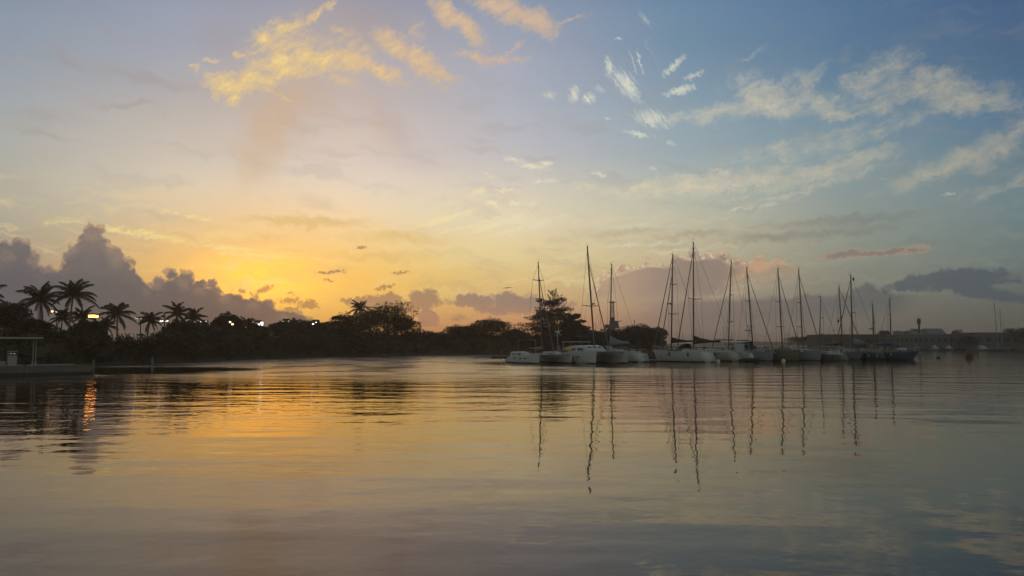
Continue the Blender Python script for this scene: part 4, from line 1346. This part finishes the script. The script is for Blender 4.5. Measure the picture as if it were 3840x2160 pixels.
float_buoy(2208, 1360, 'white', 'white mooring float under the flat bows of the large catamaran', .42)
float_buoy(2691, 1357, 'white', 'white mooring float under the transom of the tallest masted yacht')
float_buoy(2936, 1355, 'white', 'white mooring float below the olive hull')
float_buoy(3072, 1350, 'white', 'white mooring float below the grey-blue yacht right of the olive one')
float_buoy(3234, 1348, 'white', 'white mooring float below the two darkest hulls')
float_buoy(2445, 1358, 'black', 'black float in the gap between catamaran row and yacht row', .42)
fb_ = float_buoy(3517, 1344, 'black', 'dark float at the end of the navy yacht mooring line', .42)
ml = MB()
a, b = Vector((gx(3432, 134), 133.5, 1.1)), Vector(fb_.location) + Vector((0, 0, .3))
ml.tube([a.lerp(b, t) - Vector((0, 0, .55 * math.sin(math.pi * t) * (1 - .3 * t))) for t in [k / 8 for k in range(9)]], .02, 4)
tag(ml.build('mooring_line', M['wire']), 'thin mooring line slanting from the navy bow to the dark float', 'rope')
rb = small_thing('channel_buoy', 'red can buoy floating alone in open water on the right', 'buoy', 3633, wy(1345))
MB().lathe([(.3, -.4), (.72, -.3), (.74, .0), (.74, .98), (.66, 1.05), (.3, 1.12), (.26, 1.5), (.12, 1.55)], n=24).build('body', M['red'], rb)
MB().lathe([(.75, .30), (.78, .32), (.78, .40), (.75, .42)], n=24).build('band', M['black'], rb)
MB().lathe([(.05, 1.55), (.10, 1.58), (.10, 1.78), (.03, 1.84)], n=10).build('lantern', M['glass'], rb)

# --- floating dock behind the boats
fd = empty('floating_dock', (0, 152, 0), 'long low grey floating dock running behind the catamarans', 'dock')
x0, x1 = gx(1840, 152), gx(2490, 152)
k, n = 0, 9
for k in range(n):
    a = x0 + (x1 - x0) * k / n
    w = (x1 - x0) / n - .15
    MB().box((a + w / 2, 0, .42), (w, 2.4, .16)).build('deck_panel', M['wood'], fd)
    MB().box((a + w / 2, 0, .10), (w * .9, 2.0, .46)).build('pontoon', M['black'], fd)
for k in range(5):
    MB().tube([(x0 + (x1 - x0) * (k + .3) / 5, 1.4, -.5), (x0 + (x1 - x0) * (k + .3) / 5, 1.4, 1.5)], .14, 8).build('pile', M['wood'], fd)

# ------------------------------------------------------------------ far boats and the town
def far_boat(px, top, foot, Y, label, lean=0.0, L=8.5, hullm='grey', r=.09, head=20):
    o = small_thing('moored_sailboat', label, 'sailboat', px, Y, 'distant sailboats')
    o.rotation_euler = (0, 0, math.radians(head))
    add_hull(o, L, 2.6, 1.0, hullm, .6, .3)
    cabin(o, -L * .15, L * .22, .8, .6, 1.0, .45, hullm)
    h = zat(top, Y)
    MB().tube([(0, 0, 1.2), (lean, 0, h)], [r, r * .7], 6).build('mast', M['alu'], o)
    MB().tube([(lean * .97, 0, h * .97), (L * .46, 0, 1.25)], .03, 4).tube([(lean, 0, h), (-L * .46, 0, 1.1)], .014, 4).build('shrouds', M['wire'], o)
    MB().tube([(lean * .5, -.8, h * .55), (lean * .5, .8, h * .55)], .03, 4).build('spreader', M['alu'], o)
    return o


far_boat(3742, 1133, 1310, 300, 'dark sailboat with the taller mast, moored off the long quay building on the right', -.9, 11, 'navy', .14, 10)
far_boat(3757, 1160, 1310, 318, 'sailboat with the thin pale mast right beside the dark one on the right', -.2, 9, 'grey', .10, 15)
for i, (px, top, Y, lab) in enumerate(((2609, 1224, 240, 'far sailboat whose short mast stands just right of the tallest mast'), (2716, 1222, 250, 'far sailboat mast left of the wind generator'), (2560, 1252, 330, 'faint far sailboat mast between the two tall left masts'), (2745, 1242, 330, 'faint far sailboat mast right of the wind generator'), (2884, 1262, 420, 'tiny far sailboat mast left of the olive yacht mast'), (2957, 1246, 300, 'far sailboat mast between the two leaning middle masts'), (3128, 1232, 300, 'far sailboat mast left of the crossed headsail'), (3190, 1218, 260, 'far sailboat mast hugging the thick dark mast'), (3300, 1235, 300, 'far sailboat mast right of the stubby motor sailer mast'))):
    far_boat(px, top, 0, Y, lab, random.Random(i).uniform(-.3, .3), 8, ('grey', 'navy', 'bluegrey')[i % 3], .07, 30 * i)


def motorboat(px, Y, label, L=7.0, m='grey', rz=0.1):
    o = small_thing('motorboat', label, 'motorboat', px, Y, 'motorboats along the town quay')
    o.rotation_euler = (0, 0, rz)
    add_hull(o, L, 2.4, .9, m, .9, .0)
    c = cabin(o, -L * .10, L * .22, .85, .6, .92, 1.1, 'white', .8, .1)
    MB().box((-L * .14, 0, 2.15), (L * .34, 1.7, .08)).build('canopy', M['white'], o)
    MB().box((-L * .52, 0, .75), (.45, .5, 1.0), taper=.8).build('outboard', M['black'], o)
    return o


motorboat(3682, 310, 'pale topped motorboat in front of the long blue-grey quay building', 8.5, 'grey', .05)
motorboat(3556, 325, 'low motorboat with a white canopy right of the town trees', 6.5, 'navy', .2)
motorboat(3504, 325, 'small motorboat tied left of the low white canopied one', 6.0, 'grey', -.1)


def building(name, label, px0, px1, top, Y, depth, m, roof='flat', windows=0, roofm='roof', base=.7, wm='glass'):
    X0, X1 = gx(px0, Y), gx(px1, Y)
    h = zat(top, Y)
    w = X1 - X0
    o = empty(name, ((X0 + X1) / 2, Y + depth / 2, base - .2), label, 'building')
    H = h - base + .2
    wallh = H if roof == 'flat' else H * .66
    MB().box((0, 0, wallh / 2), (w, depth, wallh)).build('wall', M[m], o)
    if roof == 'flat':
        MB().box((0, 0, wallh + .09), (w + .5, depth + .5, .18)).build('roof', M[roofm], o)
    else:
        MB().rings([[(x, -depth / 2 - .4, wallh + .01), (x, 0, H), (x, depth / 2 + .4, wallh + .01)] for x in (-w / 2 - .4, w / 2 + .4)]).build('roof', M[roofm], o)
    for k in range(windows):
        x = -w / 2 + w * (k + .5) / windows
        ww = w / windows * .5
        f = MB().box((x, -depth / 2 - .03, wallh * .60), (ww, .08, wallh * .28)).build('window', M[wm], o)
        MB().box((x, -depth / 2 - .05, wallh * .60 - wallh * .15), (ww * 1.1, .14, .08)).build('sill', M['wall_white'], f)
    MB().box((w * .31, -depth / 2 - .03, 1.15), (min(2.6, w * .1), .08, 2.3)).build('door', M['tank'], o)
    return o


building('warehouse', 'long dark flat roofed warehouse behind the right hand masts', 3097, 3318, 1255, 346, 22, 'wall_dark', 'flat', 9)
building('quay_building', 'low grey flat roofed building below the two rooftop tanks', 3322, 3462, 1256, 350, 16, 'wall_grey', 'flat', 8)
building('town_house', 'pitched roof house standing highest among the town roofs', 3488, 3552, 1231, 372, 11, 'wall_dark', 'gable', 3)
building('quay_shed', 'pale grey shed between the pitched roof house and the bushy tree', 3462, 3606, 1254, 352, 14, 'wall_grey', 'flat', 6)
building('harbour_office', 'long blue-grey quay building with pale window strips at the right edge', 3656, 3900, 1248, 338, 16, 'wall_grey', 'flat', 7)
building('round_roof_hall', 'hall with a hump roof below the antenna tower', 3408, 3482, 1241, 368, 14, 'wall_grey', 'gable', 4)
for px, lab in ((3366, 'left one of two squat rooftop water tanks'), (3405, 'right one of two squat rooftop water tanks, nearer the antenna tower')):
    Y = 356
    o = empty('water_tank', (gx(px, Y), Y, zat(1256, 350) + .15), lab, 'tank', 'rooftop water tanks')
    MB().lathe([(1.75, 0), (1.8, .1), (1.8, 1.45), (1.75, 1.6), (.5, 1.8), (.1, 1.85)], n=20).build('body', M['tank'], o)
    MB().lathe([(.3, 1.8), (.35, 1.85), (.35, 1.98), (.1, 2.02)], n=10).build('lid', M['wall_dark'], o)
Y = 372
o = empty('antenna_tower', (gx(3449, Y), Y, .6), 'antenna tower with a fat panel cluster on top, above the town roofs', 'tower')
zt = zat(1196, Y) - .6
MB().tube([(0, 0, 0), (0, 0, zt)], [.55, .36], 10).build('pole', M['wall_dark'], o)
for k in range(6):
    a = k * math.pi / 3
    MB().box((math.cos(a) * .72, math.sin(a) * .72, zt - 1.2), (.34, .34, 2.3), rz=a).build('antenna_panel', M['tank'], o)
MB().lathe([(.3, zt - 2.7), (.95, zt - 2.6), (.95, zt - 2.5), (.3, zt - 2.45)], n=12).lathe([(.3, zt + .02), (.8, zt + .06), (.8, zt + .14), (.2, zt + .2)], n=12).build('platform', M['wall_dark'], o)
MB().tube([(0, 0, zt), (0, 0, zt + 1.4)], .06, 5).build('lightning_rod', M['wire'], o)

# town trees
for i, (nm, kd, px, top, wpx, Y, lab) in enumerate((
        ('broad_tree', 'broad', 2990, 1264, 75, 420, 'left tree of the low clump on the far quay, left of the warehouse'),
        ('broad_tree', 'broad', 3035, 1262, 70, 410, 'middle tree of the low clump on the far quay, left of the warehouse'),
        ('broad_tree', 'broad', 3078, 1268, 60, 395, 'right tree of the low clump touching the warehouse wall'),
        ('broad_tree', 'broad', 3318, 1240, 46, 362, 'spiky little tree at the warehouse right corner'),
        ('broad_tree', 'broad', 3440, 1236, 60, 380, 'tree crowding the foot of the antenna tower'),
        ('broad_tree', 'broad', 3592, 1240, 44, 380, 'small tree standing over the pale shed'),
        ('broad_tree', 'broad', 3632, 1262, 66, 330, 'round dark tree on the quay right behind the red buoy'),
        ('broad_tree', 'broad', 3788, 1236, 56, 372, 'tree rising behind the right end of the long quay building'),
        ('broad_tree', 'broad', 3848, 1228, 90, 330, 'dark tree cut by the right edge of the photo'))):
    o = make_tree(nm, kd, zat(top, Y) - .6, wpx / F * Y * 1.1, 300 + i, .5)
    place(o, px, Y, lab, 'tree', 'trees in the town', z=.6)

# ------------------------------------------------------------------ towers and crane behind the trees
def lattice(mb, x, y, z0, z1, w, n, r=.05, top=1.0):
    def c(k, j):
        t = k / n
        s = w / 2 * (1 + (top - 1) * t)
        return Vector((x + (s if j in (0, 3) else -s), y + (s if j in (0, 1) else -s), z0 + (z1 - z0) * t))
    for j in range(4): mb.tube([c(0, j), c(n, j)], r * 1.4, 4)
    for k in range(n):
        for j in range(4):
            mb.tube([c(k, j), c(k + 1, (j + 1) % 4)], r, 4)
            mb.tube([c(k + 1, j), c(k + 1, (j + 1) % 4)], r, 4)


for px, top, lab in ((1484, 1147, 'slim lattice tower poking out right of the tallest central tree'), (1445, 1147, 'lattice tower almost hidden, only its top above the tallest central tree')):
    Y = 300
    o = empty('lattice_tower', (gx(px, Y), Y, .5), lab, 'tower', 'lattice towers behind the trees')
    m = MB()
    lattice(m, 0, 0, 0, zat(top, Y) - .5, .95, 14, .06)
    m.build('frame', M['crane'], o)
    MB().box((0, 0, zat(top, Y) - .45), (1.5, 1.5, .25)).build('top_platform', M['crane'], o)
Y = 300
o = empty('harbour_crane', (gx(2297, Y), Y, .5), 'harbour crane with a lattice jib pointing straight up behind the trees', 'crane')
zt = zat(1215, Y) - .5
MB().box((-.3, 0, zt / 2 - .8), (2.6, 2.4, zt - 1.6)).build('portal', M['crane'], o)
MB().box((-.3, 0, zt - .9), (5.2, 3, 1.4)).box((.6, 0, zt + .35), (3.2, 2.2, 1.1)).box((1.2, 0, zt + 1.05), (4.6, 1.6, .22)).build('machinery_house', M['crane'], o)
m = MB()
lattice(m, 0, 0, zt, zat(1130, Y) - .5, 1.5, 11, .06, .8)
m.build('jib', M['crane'], o)
MB().box((0, 0, zt + 1.9), (1.7, 1.6, 1.4)).build('cab', M['crane'], o)
MB().tube([(8.6, 0, 0), (8.6, 0, zat(1203, Y))], .12, 5).tube([(-6.4, 0, 0), (-6.4, 0, zat(1214, Y))], .08, 5).build('stay_post', M['crane'], o)

# ------------------------------------------------------------------ floodlights behind the palms
def lamp_pole(px, lamps, Y, label, dark=(), poletop=None, arm=None):
    """lamps: (column, row, material); dark: unlit fittings"""
    o = small_thing('floodlight_pole', label, 'floodlight', px, Y, 'floodlights of the sports ground')
    o.location.z = .4
    ox = o.location.x

    def P(x, y):
        p = at(x, y, Y)
        return Vector((p.x - ox, 0, p.z - .4))
    tops = [y for _, y, *_ in lamps] + [y for _, y in dark] + ([poletop] if poletop else [])
    zt = P(px, min(tops) - 6).z
    MB().tube([(0, .2, 0), (0, .2, zt)], [.14, .09], 8).build('pole', M['wall_dark'], o)
    rows = {}
    for x, y, *_ in list(lamps) + list(dark): rows.setdefault(round(y / 9), []).append((x, y))
    ar = MB()
    for r in rows.values():
        a, b = P(min(q[0] for q in r) - 3, r[0][1] - 2), P(max(q[0] for q in r) + 3, r[0][1] - 2)
        if abs(a.x) > abs(b.x): a, b = b, a
        ar.box(((min(a.x, b.x, 0) + max(a.x, b.x, 0)) / 2, .2, a.z + .12), (max(a.x, b.x, 0) - min(a.x, b.x, 0) + .1, .12, .12))
    ar.build('crossarm', M['wall_dark'], o)
    for x, y, m, *s in lamps:
        p, s = P(x, y), (s[0] if s else 1.0)
        h = MB().box((p.x, -.02, p.z + .03), (.54 * s, .30, .44 * s), taper=.8).build('lamp_housing', M['wall_dark'], o)
        MB().box((p.x, -.19, p.z), (.44 * s, .03, .32 * s)).build('lens', M[m], h)
    for x, y in dark:
        p = P(x, y)
        MB().box((p.x, -.02, p.z + .03), (.75, .36, .42), taper=.85).build('lamp_housing', M['wall_dark'], o)
    return o


lamp_pole(52, [(34, 1165, 'lamp_warm', .6), (60, 1164, 'lamp_white', .9)], 150, 'lit crossarm lamp pole at the left edge', dark=[(34, 1157), (62, 1157)], poletop=1152)
lamp_pole(206, [(198, 1168, 'lamp_warm', 1.0), (213, 1171, 'lamp_warm', .6)], 150, 'pair of lit lamps between the broad palm and the tallest palm')
lamp_pole(290, [(281, 1171, 'lamp_warm', .4), (297, 1171, 'lamp_warm', .5)], 150, 'faint lamp pair glimmering behind the tallest palm crown')
lamp_pole(352, [(340, 1186, 'sodium', 1.2), (353, 1186, 'sodium', 1.3), (365, 1187, 'sodium', 1.1)], 122, 'bright row of three orange glowing floodlights in the trees')
lamp_pole(399, [], 150, 'unlit crossarm lamp pole left of a coconut palm', dark=[(384, 1155), (398, 1152)], poletop=1146)
lamp_pole(523, [(512, 1193, 'lamp_warm', .75), (518, 1194, 'lamp_white', .5), (531, 1193, 'lamp_warm', .85)], 150, 'lit floodlight pole left of the short palm')
lamp_pole(613, [(604, 1204, 'lamp_white', .7), (611, 1204, 'lamp_white', .7), (621, 1204, 'lamp_white', .6), (629, 1203, 'lamp_white', .75)], 152, 'pole with four small white lamps right of the short palm', dark=[(613, 1187)], poletop=1180)
lamp_pole(764, [(754, 1206, 'lamp_white', .7), (774, 1206, 'lamp_white', .6)], 156, 'lamp pair just above the flat topped tree')
lamp_pole(867, [(864, 1208, 'lamp_warm', .9), (873, 1216, 'lamp_white', .9)], 152, 'two stacked lamps inside the tall ragged tree')
lamp_pole(976, [(983, 1211, 'lamp_white', 1.3), (972, 1217, 'lamp_white', 1.0), (984, 1218, 'lamp_white', 1.0)], 160, 'brightest cluster of three white floodlights right of the small palm', dark=[(960, 1206), (973, 1206)])
lamp_pole(1082, [(1084, 1206, 'lamp_white', 1.25)], 172, 'single white lamp on top of the wide domed tree', dark=[(1066, 1200), (1079, 1200)])
lamp_pole(1182, [(1175, 1215, 'lamp_white', .9), (1186, 1209, 'lamp_white', .6)], 176, 'lamp pair at the right shoulder of the dark tree', dark=[(1178, 1203), (1191, 1203)])

# ------------------------------------------------------------------ fuel dock at the left edge
A, B_ = Vector((gx(-420, 62), 62, 0)), Vector((gx(350, wy(1404)), wy(1404), 0))
u = (B_ - A).normalized()
nrm = Vector((-u.y, u.x, 0))
rzd = math.atan2(u.y, u.x)
Ld = (B_ - A).length
dock = empty('fuel_dock', A, 'low concrete fuel dock reaching in from the left edge', 'dock', None, rzd)
MB().box((Ld / 2, 4.5, .30), (Ld, 9.0, 1.0)).build('slab', M['concrete'], dock)
MB().box((Ld / 2, .06, .83), (Ld + .02, .18, .12)).build('edge_kerb', M['concrete'], dock)
MB().box((Ld / 2, -.006, .10), (Ld + .01, .02, .34)).build('tide_stain', M['black'], dock)
sj = MB()
for k in range(1, 9): sj.box((Ld - k * 2.7, -.004, .52), (.05, .012, .48))
sj.build('joint', M['wall_dark'], dock)
for k in range(4):
    x = Ld - 1.2 - k * 4.1
    MB().tube([(x - .18, .3, 1.0), (x - .09, .3, .96), (x + .09, .3, .96), (x + .18, .3, 1.0)], .035, 5).tube([(x, .3, .8), (x, .3, .96)], .05, 5).build('cleat', M['wall_dark'], dock)


def dpt(px, off):                                    # point of the dock top under a column, off metres back from its edge
    best = None
    for k in range(400):
        p = A + u * (Ld * k / 399) + nrm * off
        e = abs(gx(px, p.y) - p.x)
        if best is None or e < best[0]: best = (e, p)
    return best[1] + Vector((0, 0, .80))


c0 = dpt(60, 2.2)
can = empty('dock_canopy', c0, 'flat pale canopy on paired slim white posts over the fuel dock', 'canopy', None, rzd)
pr = dpt(130, 2.2)
xr = (pr - c0).length
zr = zat(1272, pr.y) - .8
MB().box((xr - 3.6, .3, zr + .10), (8.0, 3.4, .16)).build('roof', M['paint_white'], can)
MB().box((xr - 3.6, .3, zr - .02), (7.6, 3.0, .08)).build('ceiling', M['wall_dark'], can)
for dx in (-.12, .13):
    MB().tube([(xr + dx, 0, .0), (xr + dx, 0, .25), (xr + dx * .85, 0, .5), (xr + dx * .85, 0, zr)], [.16, .08, .045, .045], 8).build('post', M['paint_white'], can)
for dx in (-.12, .13):
    MB().tube([(xr - 7.0 + dx, 0, .0), (xr - 7.0 + dx, 0, .25), (xr - 7.0 + dx, 0, .5), (xr - 7.0 + dx, 0, zr)], [.16, .08, .045, .045], 8).build('post', M['paint_white'], can)
p = dpt(48, 1.6)
fp = empty('fuel_pump', p, 'tall grey fuel pump with two small lit readouts under the canopy', 'fuel pump', None, rzd)
MB().box((0, 0, .48), (.66, .5, .96)).build('cabinet', M['paint_white'], fp)
MB().box((0, .02, 1.16), (.66, .42, .36)).build('display_head', M['tank'], fp)
MB().box((0, -.20, 1.17), (.56, .03, .20)).build('display_panel', M['glass'], fp)
for dx in (-.13, .12): MB().box((dx, -.222, 1.15), (.13, .01, .035)).build('readout', glow_mat('readout', (.9, .88, .8), .45) if dx < 0 else bpy.data.materials['readout'], fp)
MB().box((0, 0, 1.37), (.70, .5, .06)).build('cap', M['paint_white'], fp)
MB().tube([(.36, 0, 1.0), (.46, -.05, .5), (.42, -.05, .2), (.37, 0, .6)], .02, 5).build('hose', M['black'], fp)
p = dpt(4, 1.8)
bx = empty('storage_bin', p, 'low pale storage bin at the left edge of the dock', 'bin', None, rzd)
MB().box((0, 0, .22), (.7, .5, .40), taper=1.05).build('body', M['canvas_grey'], bx)
MB().box((0, 0, .45), (.76, .56, .06)).build('lid', M['paint_white'], bx)


def post(px, py_base, py_top, wpx, m, label):
    Y = wy(py_base)
    o = small_thing('mooring_post', label, 'post', px, Y, 'mooring posts by the left bank')
    r = wpx / F * Y / 2
    h = zat(py_top, Y)
    MB().lathe([(r * 1.02, -.6), (r, .2), (r * .96, h - .05), (r * .8, h)], n=10).build('pile', M[m], o)
    MB().lathe([(r * 1.08, h * .86), (r * 1.12, h * .88), (r * 1.08, h * .90)], n=10).build('collar', M['black'], o)
    return o


post(574, 1372, 1340, 9, 'tank', 'greyish mooring post standing alone in the water off the left bank')
post(354, 1402, 1349, 9, 'wood', 'dark wooden pile at the right end of the fuel dock')

# ------------------------------------------------------------------ the bird
Yb = 85
bd = empty('seabird', at(1903, 1080, Yb), 'dark seabird gliding with spread wings left of the first mast', 'bird', None, 0)
b = MB()
W = [(-.52, .02, -.115), (-.36, -.03, -.03), (-.20, -.05, .045), (-.07, -.02, .015), (0, -.02, 0), (.07, -.02, .02), (.20, -.05, .075), (.36, -.03, .06), (.50, .03, .03)]
ch = [.03, .10, .14, .17, .18, .17, .14, .10, .03]
b.rings([[(x, y - c * .7, z), (x, y, z + c * .12 + .01), (x, y + c * .9, z - .005), (x, y, z - c * .15 - .01)] for (x, y, z), c in zip(W, ch)])
b.tube([(.0, -.34, .01), (.0, -.26, .02), (0, -.20, .02), (0, -.05, 0), (0, .12, 0), (0, .26, .005)], [.006, .022, .03, .062, .055, .012], 8)
b.quad((-.03, .2, .0), (.03, .2, .0), (.08, .36, .01), (-.08, .36, .01))
b.build('body', M['feather'], bd)
HAZE = 0.0005

# ------------------------------------------------------------------ evening haze over the whole harbour
hm = bpy.data.materials.new('haze')
hm.use_nodes = True
hn = hm.node_tree.nodes
hn.clear()
pv = hn.new('ShaderNodeVolumePrincipled')
pv.inputs['Color'].default_value = (1.0, 0.80, 0.62, 1)
pv.inputs['Density'].default_value = HAZE
pv.inputs['Anisotropy'].default_value = 0.7
ho = hn.new('ShaderNodeOutputMaterial')
hm.node_tree.links.new(pv.outputs[0], ho.inputs['Volume'])
hb = MB().box((0, 1200, 10.15), (4800, 2560, 22.7)).build('haze', hm)
tag(hb, kind='stuff')
